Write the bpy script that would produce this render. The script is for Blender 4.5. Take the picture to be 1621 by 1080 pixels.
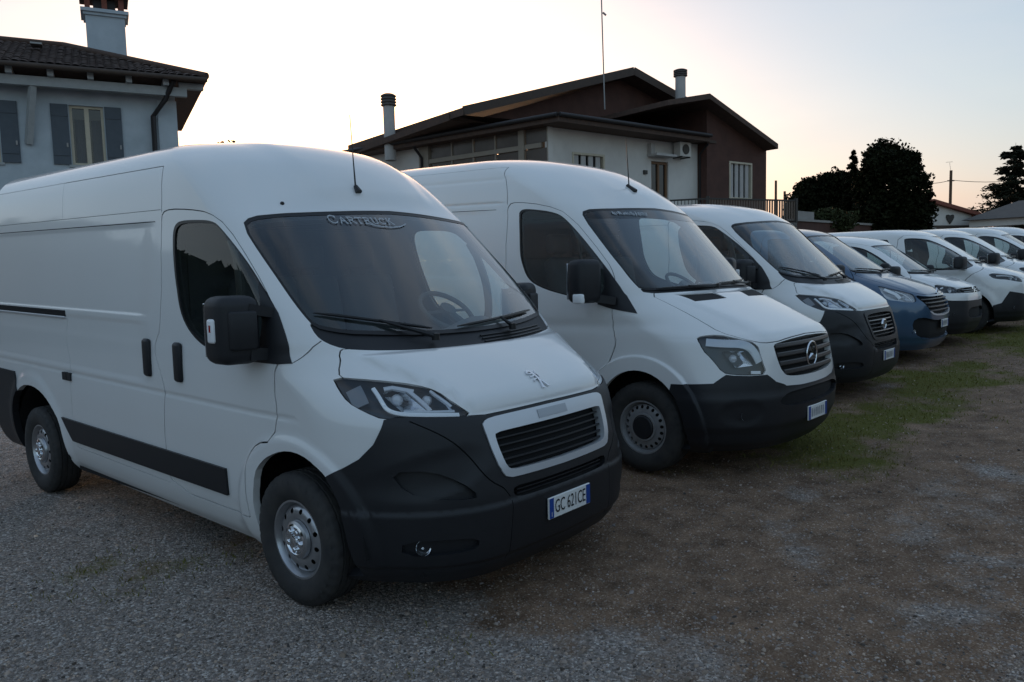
import bpy, bmesh, math, random
import numpy as np
from mathutils import Vector, Matrix
from mathutils.geometry import delaunay_2d_cdt

random.seed(7); RNG = np.random.default_rng(11)
SC = bpy.context.scene
for o in list(bpy.data.objects): bpy.data.objects.remove(o)
COL = SC.collection
R = math.radians

# ------------------------------------------------------------------ camera
CAM_F, CAM_PITCH, CAM_ROLL, CAM_H = 1227.36, -0.09096, -0.024893, 1.65953   # focal length in pixels of a 1621 px wide frame
IMG_W, IMG_H = 1621., 1080.
_F = Vector((0, math.cos(CAM_PITCH), math.sin(CAM_PITCH))); _R = Vector((1, 0, 0)); _U = _R.cross(_F)
_c, _s = math.cos(CAM_ROLL), math.sin(CAM_ROLL)
_R, _U = _c*_R+_s*_U, -_s*_R+_c*_U
cam = bpy.data.cameras.new('camera'); camo = bpy.data.objects.new('camera', cam); COL.objects.link(camo)
M = Matrix.Identity(4)
for i in range(3): M[i][0] = _R[i]; M[i][1] = _U[i]; M[i][2] = -_F[i]
M[2][3] = CAM_H
camo.matrix_world = M
cam.sensor_fit = 'HORIZONTAL'; cam.sensor_width = 36; cam.lens = CAM_F/IMG_W*36; cam.clip_start = .05; cam.clip_end = 6000
SC.camera = camo

def at(px, py, Y):
    """world point seen at photograph pixel (px, py) at distance Y ahead"""
    d = _F*CAM_F+_R*(px-IMG_W/2)-_U*(py-IMG_H/2)
    return Vector((d.x/d.y*Y, Y, CAM_H+d.z/d.y*Y))

# ------------------------------------------------------------------ sky, sun, exposure
SUN_AZ, SUN_EL = R(-11), R(4.0)          # low sun behind the houses
W = bpy.data.worlds.new('World'); SC.world = W; W.use_nodes = True
nt = W.node_tree; nt.nodes.clear()
n_out = nt.nodes.new('ShaderNodeOutputWorld'); n_bg = nt.nodes.new('ShaderNodeBackground')
n_sky = nt.nodes.new('ShaderNodeTexSky'); n_sky.sky_type = 'NISHITA'; n_sky.sun_disc = False
n_sky.sun_elevation = SUN_EL; n_sky.sun_rotation = SUN_AZ; n_sky.air_density = 1.0; n_sky.dust_density = 2.2; n_sky.ozone_density = 1.2; n_sky.altitude = 0
n_veil = nt.nodes.new('ShaderNodeMix'); n_veil.data_type = 'RGBA'; n_veil.blend_type = 'ADD'; n_veil.inputs[0].default_value = 1.
n_veil.inputs[7].default_value = (.50, .75, 1.22, 1)          # thin even twilight veil over the whole sky
n_hs = nt.nodes.new('ShaderNodeHueSaturation'); n_hs.inputs['Saturation'].default_value = 1.0; n_hs.inputs['Hue'].default_value = .482; n_hs.inputs['Value'].default_value = .70; nt.links.new(n_sky.outputs[0], n_hs.inputs['Color']); nt.links.new(n_hs.outputs[0], n_veil.inputs[6])
n_tc = nt.nodes.new('ShaderNodeTexCoord'); n_mp = nt.nodes.new('ShaderNodeMapping'); n_mp.inputs['Scale'].default_value = (1.6, 1.6, 6.5); n_mp.inputs['Rotation'].default_value = (.12, .2, .4)
n_cl = nt.nodes.new('ShaderNodeTexNoise'); n_cl.inputs['Scale'].default_value = 1.7; n_cl.inputs['Detail'].default_value = 7; n_cl.inputs['Roughness'].default_value = .55
n_cr = nt.nodes.new('ShaderNodeMapRange'); n_cr.inputs[1].default_value = .42; n_cr.inputs[2].default_value = .75; n_cr.inputs[4].default_value = .38
n_cm = nt.nodes.new('ShaderNodeMix'); n_cm.data_type = 'RGBA'; n_cm.inputs[7].default_value = (2.7, 2.7, 2.72, 1)      # faint high cloud, the same all over the sky
nt.links.new(n_tc.outputs['Generated'], n_mp.inputs[0]); nt.links.new(n_mp.outputs[0], n_cl.inputs['Vector']); nt.links.new(n_cl.outputs[0], n_cr.inputs[0]); nt.links.new(n_cr.outputs[0], n_cm.inputs[0])
nt.links.new(n_veil.outputs[2], n_cm.inputs[6]); nt.links.new(n_cm.outputs[2], n_bg.inputs[0]); n_bg.inputs[1].default_value = .11
nt.links.new(n_bg.outputs[0], n_out.inputs[0])
sun = bpy.data.lights.new('sun', 'SUN'); suno = bpy.data.objects.new('sun', sun); COL.objects.link(suno)
sun.energy = .3; sun.angle = R(8); sun.color = (1, .78, .55)
_sd = Vector((math.sin(SUN_AZ)*math.cos(SUN_EL), math.cos(SUN_AZ)*math.cos(SUN_EL), math.sin(SUN_EL)))
suno.rotation_euler = _sd.to_track_quat('Z', 'Y').to_euler()
SC.view_settings.view_transform = 'Standard'; SC.view_settings.look = 'None'; SC.view_settings.gamma = 1
SC.view_settings.use_curve_mapping = False
SC.view_settings.exposure = 1.38
SC.cycles.max_bounces = 8; SC.cycles.transparent_max_bounces = 16; SC.cycles.glossy_bounces = 4; SC.cycles.diffuse_bounces = 3

# ------------------------------------------------------------------ materials
MATS = {}
def mat(name, col, rough=.5, metal=0., coat=0., noise=None, bump=None, spec=.5, vary=None, emit=None, trans=0., ior=1.45, coord='Object'):
    """Principled material. vary=(scale, amount, second colour): blotches; bump=(scale, strength, distance)"""
    if name in MATS: return MATS[name]
    m = bpy.data.materials.new(name); m.use_nodes = True; MATS[name] = m
    t = m.node_tree; b = t.nodes['Principled BSDF']
    b.inputs['Base Color'].default_value = (*col, 1); b.inputs['Roughness'].default_value = rough; b.inputs['Metallic'].default_value = metal
    b.inputs['Coat Weight'].default_value = coat; b.inputs['Coat Roughness'].default_value = .06
    b.inputs['Specular IOR Level'].default_value = spec; b.inputs['Transmission Weight'].default_value = trans; b.inputs['IOR'].default_value = ior
    if emit: b.inputs['Emission Color'].default_value = (*emit[0], 1); b.inputs['Emission Strength'].default_value = emit[1]
    tc = None
    if vary or bump:
        tc = t.nodes.new('ShaderNodeTexCoord')
    if vary:
        ns = t.nodes.new('ShaderNodeTexNoise'); ns.inputs['Scale'].default_value = vary[0]; ns.inputs['Detail'].default_value = 6; ns.inputs['Roughness'].default_value = .6
        t.links.new(tc.outputs[coord], ns.inputs['Vector'])
        rp = t.nodes.new('ShaderNodeMapRange'); rp.inputs[1].default_value = .35; rp.inputs[2].default_value = .7; rp.inputs[4].default_value = vary[1]
        t.links.new(ns.outputs[0], rp.inputs[0])
        mx = t.nodes.new('ShaderNodeMix'); mx.data_type = 'RGBA'; mx.inputs[6].default_value = (*col, 1); mx.inputs[7].default_value = (*vary[2], 1)
        t.links.new(rp.outputs[0], mx.inputs[0]); t.links.new(mx.outputs[2], b.inputs['Base Color'])
        mr = t.nodes.new('ShaderNodeMath'); mr.operation = 'MULTIPLY_ADD'; mr.inputs[1].default_value = .12; mr.inputs[2].default_value = rough-.06
        t.links.new(ns.outputs[0], mr.inputs[0]); t.links.new(mr.outputs[0], b.inputs['Roughness'])
    if bump:
        nb = t.nodes.new('ShaderNodeTexNoise'); nb.inputs['Scale'].default_value = bump[0]; nb.inputs['Detail'].default_value = 4
        t.links.new(tc.outputs[coord], nb.inputs['Vector'])
        bp = t.nodes.new('ShaderNodeBump'); bp.inputs['Strength'].default_value = bump[1]; bp.inputs['Distance'].default_value = bump[2]
        t.links.new(nb.outputs[0], bp.inputs['Height']); t.links.new(bp.outputs[0], b.inputs['Normal'])
    return m

def glass(name, tint=(.8, .86, .86), refl=1.0, rough=.0, dust=0., base=.07, power=4.2):
    if name in MATS: return MATS[name]
    m = bpy.data.materials.new(name); m.use_nodes = True; MATS[name] = m
    t = m.node_tree; t.nodes.clear()
    o = t.nodes.new('ShaderNodeOutputMaterial'); mx = t.nodes.new('ShaderNodeMixShader'); tr = t.nodes.new('ShaderNodeBsdfTransparent'); gl = t.nodes.new('ShaderNodeBsdfGlossy')
    tr.inputs[0].default_value = (*tint, 1); gl.inputs['Roughness'].default_value = rough
    lw = t.nodes.new('ShaderNodeLayerWeight'); lw.inputs[0].default_value = .5
    pw = t.nodes.new('ShaderNodeMath'); pw.operation = 'POWER'; pw.inputs[1].default_value = power
    ma = t.nodes.new('ShaderNodeMath'); ma.operation = 'MULTIPLY_ADD'; ma.inputs[1].default_value = .9*refl; ma.inputs[2].default_value = base*refl; ma.use_clamp = True
    t.links.new(lw.outputs['Facing'], pw.inputs[0]); t.links.new(pw.outputs[0], ma.inputs[0]); t.links.new(ma.outputs[0], mx.inputs[0])
    t.links.new(tr.outputs[0], mx.inputs[1]); t.links.new(gl.outputs[0], mx.inputs[2]); t.links.new(mx.outputs[0], o.inputs[0])
    if dust:                                                # thin uneven film of dust
        df = t.nodes.new('ShaderNodeBsdfDiffuse'); df.inputs[0].default_value = (.62, .62, .60, 1); m2 = t.nodes.new('ShaderNodeMixShader'); tc = t.nodes.new('ShaderNodeTexCoord')
        ns = t.nodes.new('ShaderNodeTexNoise'); ns.inputs['Scale'].default_value = 3.; ns.inputs['Detail'].default_value = 8; t.links.new(tc.outputs['Object'], ns.inputs['Vector'])
        mm = t.nodes.new('ShaderNodeMath'); mm.operation = 'MULTIPLY'; mm.inputs[1].default_value = dust*2; t.links.new(ns.outputs[0], mm.inputs[0]); t.links.new(mm.outputs[0], m2.inputs[0])
        t.links.new(mx.outputs[0], m2.inputs[1]); t.links.new(df.outputs[0], m2.inputs[2]); t.links.new(m2.outputs[0], o.inputs[0])
    return m

mat('white_paint', (.79, .79, .78), .32, coat=.8, vary=(.9, .5, (.735, .735, .72)))
for _n in MATS['white_paint'].node_tree.nodes:
    if _n.type == 'TEX_NOISE': _n.inputs['Detail'].default_value = 2.
mat('blue_paint', (.045, .095, .165), .28, metal=.35, coat=.8)
mat('black_plastic', (.012, .013, .016), .48, bump=(900, .25, .0006), vary=(3, .6, (.020, .021, .024)))
mat('badge_silver', (.40, .42, .45), .35, metal=.4)
mat('gap_black', (.006, .006, .007), .8)
mat('rubber', (.028, .028, .029), .78, vary=(9, .8, (.060, .055, .05)), bump=(300, .3, .001))
mat('seal', (.010, .010, .011), .35)
mat('silver', (.46, .47, .49), .33, metal=.85, vary=(14, .5, (.36, .36, .37)))
mat('grey_steel', (.36, .36, .37), .45, metal=.45, vary=(14, .6, (.26, .255, .25)))
mat('chrome', (.75, .77, .8), .12, metal=1.)
mat('satin_chrome', (.62, .64, .67), .34, metal=.45)
mat('lamp_dark', (.035, .038, .042), .3, metal=.4)
mat('lamp_grey', (.20, .21, .22), .3, metal=.6)
mat('grille_dark', (.045, .043, .044), .4)
mat('drl_white', (.86, .87, .88), .3)
mat('lamp_bright', (.55, .57, .60), .22, metal=.25, coat=.5)
mat('interior_dark', (.055, .058, .062), .7, vary=(5, .5, (.04, .042, .045)))
mat('interior_grey', (.055, .062, .072), .8)
mat('seat_cloth', (.045, .047, .052), .9, bump=(400, .4, .001))
mat('plate_white', (.78, .78, .76), .35)
mat('plate_blue', (.01, .06, .30), .4)
mat('plate_smudge', (.33, .34, .36), .5)
mat('plate_ink', (.01, .01, .012), .5)
mat('decal_white', (.42, .45, .48), .6)
mat('amber', (.55, .12, .01), .3)
mat('red_lens', (.35, .01, .01), .2, coat=.5)
mat('brake_dark', (.03, .028, .026), .6, metal=.5)
glass('windscreen_glass', (.88, .95, .93), 1.0, dust=.006, base=.06, power=2.2); glass('side_glass', (.74, .82, .80), .9, dust=.01); glass('sunstrip_glass', (.10, .12, .15), 1., base=.06, power=3.); glass('lamp_lens', (.93, .95, .96), .9)

# ------------------------------------------------------------------ object helpers
def link(o, parent=None):
    COL.objects.link(o)
    if parent is not None: o.parent = parent
    return o
def tag(o, label=None, cat=None, group=None, kind=None):
    if label: o['label'] = label
    if cat: o['category'] = cat
    if group: o['group'] = group
    if kind: o['kind'] = kind
    return o
def empty(name, loc=(0, 0, 0), rz=0., parent=None):
    o = bpy.data.objects.new(name, None); o.location = loc; o.rotation_euler = (0, 0, rz); o.empty_display_size = .2
    return link(o, parent)
def mk(name, v, f, m, parent=None, normals=None, smooth=False, fm=None):
    me = bpy.data.meshes.new(name); me.from_pydata([tuple(q) for q in v], [], [tuple(int(i) for i in q) for q in f])
    for q in (m if isinstance(m, (list, tuple)) else [m]): me.materials.append(MATS[q] if isinstance(q, str) else q)
    if smooth or normals is not None:
        me.polygons.foreach_set('use_smooth', np.ones(len(me.polygons), bool))
    if fm is not None: me.polygons.foreach_set('material_index', np.asarray(fm, np.int32))
    me.update()
    if normals is not None: me.normals_split_custom_set_from_vertices([tuple(q) for q in normals])
    return link(bpy.data.objects.new(name, me), parent)
def smooth_by_angle(o, ang=35):
    bm = bmesh.new(); bm.from_mesh(o.data)
    for f in bm.faces: f.smooth = True
    for e in bm.edges:
        if len(e.link_faces) == 2 and e.calc_face_angle(0) > R(ang): e.smooth = False
    bm.to_mesh(o.data); bm.free(); return o

class MB:
    """collects shapes, builds them as one mesh"""
    def __init__(s): s.v = []; s.f = []; s.m = []
    def add(s, v, f, mi=0):
        o = len(s.v); s.v += [tuple(q) for q in v]; s.f += [tuple(i+o for i in q) for q in f]; s.m += [mi]*len(f); return s
    def box(s, lo, hi, mi=0, rot=None, c=None):
        (x0, y0, z0), (x1, y1, z1) = lo, hi
        v = [Vector(q) for q in ((x0,y0,z0),(x1,y0,z0),(x1,y1,z0),(x0,y1,z0),(x0,y0,z1),(x1,y0,z1),(x1,y1,z1),(x0,y1,z1))]
        if rot is not None:
            c = Vector(c) if c is not None else (Vector(lo)+Vector(hi))/2
            v = [rot@(q-c)+c for q in v]
        return s.add(v, [(3,2,1,0),(4,5,6,7),(0,1,5,4),(1,2,6,5),(2,3,7,6),(3,0,4,7)], mi)
    def prism(s, a, b, w, h, mi=0, up=(0, 0, 1)):
        """bar from a to b, w wide, h deep"""
        a, b = Vector(a), Vector(b); d = (b-a).normalized(); u = Vector(up); x = d.cross(u)
        if x.length < 1e-5: x = d.cross(Vector((1, 0, 0)))
        x.normalize(); u = x.cross(d).normalized()
        v = [p+x*sx*w/2+u*sz*h/2 for p in (a, b) for sx, sz in ((-1,-1),(1,-1),(1,1),(-1,1))]
        return s.add(v, [(3,2,1,0),(4,5,6,7),(0,1,5,4),(1,2,6,5),(2,3,7,6),(3,0,4,7)], mi)
    def tube(s, pts, r, seg=8, mi=0, caps=True):
        pts = [Vector(q) for q in pts]; n = len(pts); rr = r if isinstance(r, (list, tuple)) else [r]*n
        v = []; up = Vector((0.13, 0.21, 1)).normalized()
        for i, q in enumerate(pts):
            d = (pts[min(i+1, n-1)]-pts[max(i-1, 0)]).normalized(); x = d.cross(up)
            if x.length < .05: x = d.cross(Vector((1, .1, 0)))
            x.normalize(); y = x.cross(d)
            for k in range(seg):
                a = 2*math.pi*k/seg; v.append(q+(x*math.cos(a)+y*math.sin(a))*rr[i])
        f = [(i*seg+k, i*seg+(k+1)%seg, (i+1)*seg+(k+1)%seg, (i+1)*seg+k) for i in range(n-1) for k in range(seg)]
        if caps: f += [tuple(range(seg-1, -1, -1)), tuple((n-1)*seg+k for k in range(seg))]
        return s.add(v, f, mi)
    def lathe(s, prof, seg=32, axis='y', c=(0, 0, 0), mi=0, close=False):
        """prof: (axial, radius)"""
        v = []; n = len(prof); c = Vector(c)
        for k in range(seg):
            a = 2*math.pi*k/seg; ca, sa = math.cos(a), math.sin(a)
            for ax, r in prof:
                v.append(c+(Vector((r*ca, ax, r*sa)) if axis == 'y' else Vector((r*ca, r*sa, ax)) if axis == 'z' else Vector((ax, r*ca, r*sa))))
        f = []
        for k in range(seg):
            j = (k+1) % seg
            for i in range(n-1 if not close else n):
                i2 = (i+1) % n; q = (k*n+i, k*n+i2, j*n+i2, j*n+i)
                f.append(q if axis != 'y' else q[::-1])
        return s.add(v, f, mi)
    def rbox(s, lo, hi, r, mi=0, seg=2, rot=None, c=None, taper=None):
        bm = bmesh.new(); bmesh.ops.create_cube(bm, size=1)
        lo, hi = Vector(lo), Vector(hi); ce = (lo+hi)/2; sz = hi-lo
        for q in bm.verts: q.co = Vector((q.co.x*sz.x, q.co.y*sz.y, q.co.z*sz.z))
        if taper:
            for q in bm.verts: q.co = Vector(taper(q.co))
        bmesh.ops.bevel(bm, geom=bm.edges[:], offset=r, segments=seg, affect='EDGES', profile=.5)
        bm.verts.index_update()
        v = [q.co.copy() for q in bm.verts]
        if rot is not None: v = [rot@q for q in v]
        v = [q+ce for q in v]; f = [tuple(q.index for q in fc.verts) for fc in bm.faces]; bm.free()
        return s.add(v, f, mi)
    def obj(s, name, m, parent=None, smooth=0):
        o = mk(name, s.v, s.f, m, parent, fm=s.m if isinstance(m, (list, tuple)) else None)
        if smooth: smooth_by_angle(o, smooth)
        return o
# ------------------------------------------------------------------ vehicle skins
def pchip(xs, ys):
    xs = np.asarray(xs, float); ys = np.asarray(ys, float)
    h = np.diff(xs); d = np.diff(ys)/h; n = len(xs); m = np.zeros(n)
    for i in range(1, n-1):
        if d[i-1]*d[i] > 0:
            w1 = 2*h[i]+h[i-1]; w2 = h[i]+2*h[i-1]
            m[i] = (w1+w2)/(w1/d[i-1]+w2/d[i])
    m[0] = d[0]; m[-1] = d[-1]
    def f(x):
        x = np.clip(x, xs[0], xs[-1])
        k = np.clip(np.searchsorted(xs, x, side='right')-1, 0, n-2)
        t = (x-xs[k])/h[k]; t2 = t*t; t3 = t2*t
        return (2*t3-3*t2+1)*ys[k]+(t3-2*t2+t)*h[k]*m[k]+(-2*t3+3*t2)*ys[k+1]+(t3-t2)*h[k]*m[k+1]
    return f

def sstep(a, b, x):
    t = np.clip((x-a)/(b-a), 0, 1); return t*t*(3-2*t)

class Surf:
    """Half of a vehicle skin. B runs up the front profile, s runs from the nose centre round the corner,
    along the flank and across the tail. Levels: z, x at nose centre, half width, sweep, corner depth, corner start."""
    S0 = .5
    def __init__(self, levels, xr, rc=.12, disp=None):
        L = np.array(levels, float); self.L = L; self.xr = xr; self.rc = rc; self.disp = disp
        dz = np.diff(L[:,0]); dx = np.diff(L[:,1]); dw = np.diff(L[:,2])
        seg = np.sqrt(dz**2+(.75*dx)**2+(.6*dw)**2)
        self.Bk = np.concatenate([[0], np.cumsum(seg)]); self.Bm = self.Bk[-1]
        self.f = [pchip(self.Bk, L[:,i]) for i in range(6)]
        self.AN = 1.35; self.AS = float(np.mean(L[:len(L)//2,1]-L[:len(L)//2,3]-L[:len(L)//2,4])-xr-rc); self.AR = 1.1
    def A2s(self, A):
        return np.where(A < self.AN, A/self.AN, np.where(A < self.AN+self.AS, 1+(A-self.AN)/self.AS, 2+(A-self.AN-self.AS)/self.AR))
    def s2A(self, s):
        return np.where(s < 1, s*self.AN, np.where(s < 2, self.AN+(s-1)*self.AS, self.AN+self.AS+(s-2)*self.AR))
    def z2B(self, z):
        if not hasattr(self, '_zt'): b = np.linspace(0, self.Bm, 4000); self._zt = (self.f[0](b), b)
        return np.interp(z, *self._zt)
    def base(self, s, B):
        s = np.asarray(s, float); B = np.asarray(B, float)
        z, xf, w, a, c, t0 = [g(B) for g in self.f]; S0 = self.S0
        sn = np.clip(s, -1, 1); ph = np.pi/2*np.clip((np.abs(sn)-S0)/(1-S0), 0, 1)
        t = np.where(np.abs(sn) < S0, t0*np.abs(sn)/S0, t0+(1-t0)*np.sin(ph))
        xn = xf-a*t*t-c*(1-np.cos(ph)); yn = w*t*np.sign(sn)
        rc = np.minimum(self.rc, w*.6)
        xs = xf-a-c; xR = self.xr+rc
        f = np.clip(s-1, 0, 1); x = np.where(s > 1, xs+(xR-xs)*f, xn); y = np.where(s > 1, w, yn)
        g = np.clip((s-2)/.4, 0, 1)*np.pi/2
        x = np.where(s > 2, xR-rc*np.sin(g), x); y = np.where(s > 2, w-rc*(1-np.cos(g)), y)
        q = np.clip((s-2.4)/.6, 0, 1); y = np.where(s > 2.4, (w-rc)*(1-q), y)
        return np.stack([x, y, z], -1)
    def _nrm(self, F, s, B):
        e = 2e-3; eb = 2e-3
        ds = F(s+e, B)-F(s-e, B); db = F(s, np.minimum(B+eb, self.Bm))-F(s, np.maximum(B-eb, 0))
        n = np.cross(ds, db); l = np.linalg.norm(n, axis=-1, keepdims=True)
        up = np.zeros_like(n); up[..., 2] = 1
        return np.where(l > 1e-9, n/np.maximum(l, 1e-12), up)
    def P(self, s, B):
        p = self.base(s, B)
        if self.disp is None: return p
        n = self._nrm(self.base, s, B)
        return p+n*self.disp(p)[..., None]
    def PN(self, s, B):
        return self.P(s, B), self._nrm(self.P, s, B)
    def _inv(self, val, z, axis, smax):
        val = np.atleast_1d(np.asarray(val, float)); B = self.z2B(np.atleast_1d(np.asarray(z, float)))
        lo = np.zeros_like(val); hi = np.full_like(val, smax); g = np.linspace(0, 1, 17)
        for _ in range(6):
            s = lo[:, None]+(hi-lo)[:, None]*g; v = self.base(s, np.repeat(B[:, None], 17, 1))[..., axis]
            k = (v > val[:, None]).sum(1) if axis == 0 else (v < val[:, None]).sum(1)
            k = np.clip(k, 1, 16); r = np.arange(len(val)); lo, hi = s[r, k-1], s[r, k]
        return (lo+hi)/2, B
    def from_x(self, x, z): return self._inv(x, z, 0, 2.4)
    def from_y(self, y, z): return self._inv(y, z, 1, 1.)
    def dom(self, pts):
        """outline points to the flat domain: (y, z) seen from the front, (x, z, 1) seen from the side"""
        sx = np.array([len(q) > 2 for q in pts]); v = np.array([q[0] if len(q) > 2 else abs(q[0]) for q in pts], float); z = np.array([q[1] for q in pts], float)
        s1, B = self.from_x(v, z); s2, _ = self.from_y(v, z)
        return np.stack([self.s2A(np.where(sx, s1, s2)), B], 1)

def chaikin(p, n=2, closed=True):
    p = np.asarray(p, float)
    for _ in range(n):
        if closed:
            q = np.roll(p, -1, 0); a = .75*p+.25*q; b = .25*p+.75*q; p = np.stack([a, b], 1).reshape(-1, 2)
        else:
            a = .75*p[:-1]+.25*p[1:]; b = .25*p[:-1]+.75*p[1:]
            p = np.concatenate([p[:1], np.stack([a, b], 1).reshape(-1, 2)[1:-1], p[-1:]])
    return p
def densify(p, h, closed=True):
    out = []; n = len(p)
    for i in range(n if closed else n-1):
        a, b = p[i], p[(i+1) % n]; k = max(1, int(math.ceil(np.hypot(*(b-a))/h)))
        for j in range(k): out.append(a+(b-a)*j/k)
    if not closed: out.append(p[-1])
    return np.array(out)
def parea(p): q = np.roll(p, -1, 0); return .5*np.sum(p[:,0]*q[:,1]-q[:,0]*p[:,1])
def offset_poly(p, d, keep0=True):
    """inset (d>0) of a closed outline; points on the centre line stay on it"""
    sgn = 1 if parea(p) > 0 else -1
    a = np.roll(p, 1, 0); b = np.roll(p, -1, 0)
    e1 = p-a; e2 = b-p; e1 /= np.maximum(np.linalg.norm(e1, axis=1, keepdims=True), 1e-9); e2 /= np.maximum(np.linalg.norm(e2, axis=1, keepdims=True), 1e-9)
    n1 = np.stack([-e1[:,1], e1[:,0]], 1)*sgn; n2 = np.stack([-e2[:,1], e2[:,0]], 1)*sgn
    onc = p[:,0] < 1e-4
    n1 = np.where((onc & np.roll(onc, 1))[:,None], 0*n1, n1); n2 = np.where((onc & np.roll(onc, -1))[:,None], 0*n2, n2)
    n = n1+n2; l = np.linalg.norm(n, axis=1, keepdims=True); n = n/np.maximum(l, 1e-9)
    k = 1/np.clip((n*np.where(np.linalg.norm(n1, axis=1, keepdims=True) > .5, n1, n2)).sum(1, keepdims=True), .45, 1)
    q = p+n*d*k
    if keep0: q[onc, 0] = 0
    return q
def strip(p, w):
    """outline of a band of width w along an open line"""
    p = np.asarray(p, float); t = np.gradient(p, axis=0); t /= np.maximum(np.linalg.norm(t, axis=1, keepdims=True), 1e-9)
    n = np.stack([-t[:,1], t[:,0]], 1)*w/2
    return np.concatenate([p+n, (p-n)[::-1]])
def inside(poly, q):
    x, y = q[:,0], q[:,1]; r = np.zeros(len(q), bool); n = len(poly)
    for i in range(n):
        x1, y1 = poly[i]; x2, y2 = poly[(i+1) % n]
        if y1 == y2: continue
        c = ((y1 > y) != (y2 > y)) & (x < (x2-x1)*(y-y1)/(y2-y1)+x1); r ^= c
    return r
def dist_poly(poly, q):
    d = np.full(len(q), 1e9)
    for i in range(len(poly)):
        a = poly[i]; b = poly[(i+1) % len(poly)]; e = b-a; L = max(e@e, 1e-12)
        t = np.clip(((q-a)@e)/L, 0, 1); d = np.minimum(d, np.hypot(*(q-a-t[:,None]*e).T))
    return d

class Skin:
    """cuts a half skin into panels along outlines and emits them as meshes that follow the surface"""
    def __init__(s, surf, h=.035, hs=.07, hc=.025, rake=0., xcut=-.3):
        s.S = surf; s.h = h; s.hs = hs; s.hc = hc; s.reg = []; s.rake = rake; s.xcut = xcut; s.fine = None; s.rows = []; s.rings = []
    def z2b(s, z): return float(s.S.z2B(z))
    def outline(s, pts, rnd=2):
        d = s.S.dom(pts)
        op = d[0,0] < 1e-3 and d[-1,0] < 1e-3
        if op: d[0,0] = d[-1,0] = 0
        return chaikin(d, rnd, not op) if rnd else d
    def add(s, name, poly, off=0., op=False):
        s.reg.append((name, densify(np.asarray(poly, float), s.hc), off)); return s.reg[-1][1]
    def line(s, pts, w=.007, rnd=2, name='gap', off=-.008):
        d = s.S.dom(pts); d = chaikin(d, rnd, False) if rnd else d
        d = densify(d, s.hc, False); s.reg.append((name, strip(d, w), off))
    def build(s):
        S = s.S; AM = S.AN+S.AS+S.AR; BM = S.Bm
        ga = np.concatenate([np.arange(0, S.AN, s.h), np.arange(S.AN, S.AN+S.AS, s.hs), S.AN+S.AS+np.array([0, .11, .22, .33, .44, .7, AM-S.AN-S.AS])])
        gb = np.linspace(0, BM, int(BM/s.h)+1)
        G = np.stack(np.meshgrid(ga, gb, indexing='ij'), -1).reshape(-1, 2)
        if s.fine:
            b0, b1, f = s.z2b(s.fine[0]), s.z2b(s.fine[1]), s.fine[2]
            G = np.concatenate([G, np.stack(np.meshgrid(np.arange(f/2, S.AN-.1, f), np.arange(b0, b1, f), indexing='ij'), -1).reshape(-1, 2)])
        pts = []; edges = []
        for name, poly, off in s.reg:
            poly = np.clip(poly, [0, 0], [AM, BM]); k = len(pts); n = len(poly); pts += list(poly); edges += [(k+i, k+(i+1) % n) for i in range(n)]
        for zr, x0, x1, st in s.rows:                          # constraint rows along creases
            Q = S.dom([(x, zr, 1) for x in np.arange(x0, x1, st)]); k = len(pts); pts += list(Q); edges += [(k+i, k+i+1) for i in range(len(Q)-1)]
        for cx, cz, r in s.rings:                              # constraint rings round the wheel openings
            Q = S.dom([(cx+r*math.cos(t), cz+r*math.sin(t), 1) for t in np.linspace(.05, math.pi-.05, 44)]); k = len(pts); pts += list(Q); edges += [(k+i, k+i+1) for i in range(len(Q)-1)]
        P = np.array(pts) if pts else np.zeros((0, 2))
        if len(P):
            keep = np.ones(len(G), bool); tol = min(.35*s.h, .45*s.hc)
            cell = {}
            for q in P: cell.setdefault((int(q[0]/.05), int(q[1]/.05)), []).append(q)
            for i, g in enumerate(G):
                a, b = int(g[0]/.05), int(g[1]/.05)
                for da in (-1, 0, 1):
                    for db in (-1, 0, 1):
                        for q in cell.get((a+da, b+db), ()):
                            if abs(q[0]-g[0])+abs(q[1]-g[1]) < tol: keep[i] = False
            bd = (G[:,0] < 1e-6) | (G[:,0] > AM-1e-6) | (G[:,1] < 1e-6) | (G[:,1] > BM-1e-6)
            G = G[keep | (bd & keep)]
        allp = np.concatenate([P, G, [[0, 0], [AM, 0], [AM, BM], [0, BM]]])
        v, e, f, *_ = delaunay_2d_cdt([Vector((a, b)) for a, b in allp], edges, [], 0, 1e-6)
        s.q = np.array([(a.x, a.y) for a in v]); s.t = np.array([t for t in f if len(t) == 3])
        c = s.q[s.t]; ar = (c[:,1,0]-c[:,0,0])*(c[:,2,1]-c[:,0,1])-(c[:,2,0]-c[:,0,0])*(c[:,1,1]-c[:,0,1])
        s.t[ar < 0] = s.t[ar < 0][:, ::-1]; s.t = s.t[np.abs(ar) > 1e-10]
        cen = s.q[s.t].mean(1); s.rid = np.full(len(s.t), -1)
        for i in range(len(s.reg)-1, -1, -1):
            s.rid[inside(np.clip(s.reg[i][1], [-1, -1], [AM+1, BM+1]), cen)] = i
        ss = S.A2s(s.q[:,0]); s.p, s.n = S.PN(ss, s.q[:,1])
        s.p = s.shear(s.p)
        s.names = [r[0] for r in s.reg]
        s.tname = np.array([s.names[i] if i >= 0 else 'body' for i in s.rid])
        s.toff = np.array([s.reg[i][2] if i >= 0 else 0. for i in s.rid])
        # neighbours for side walls
        ed = {}
        for i, t in enumerate(s.t):
            for a, b in ((t[0], t[1]), (t[1], t[2]), (t[2], t[0])): ed.setdefault((min(a, b), max(a, b)), []).append((i, a, b))
        s.wall = [(x, y) for x, y in ((z[0], z[1]) for z in ed.values() if len(z) == 2) if abs(s.toff[x[0]]-s.toff[y[0]]) > 1e-5]
        return s
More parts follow.
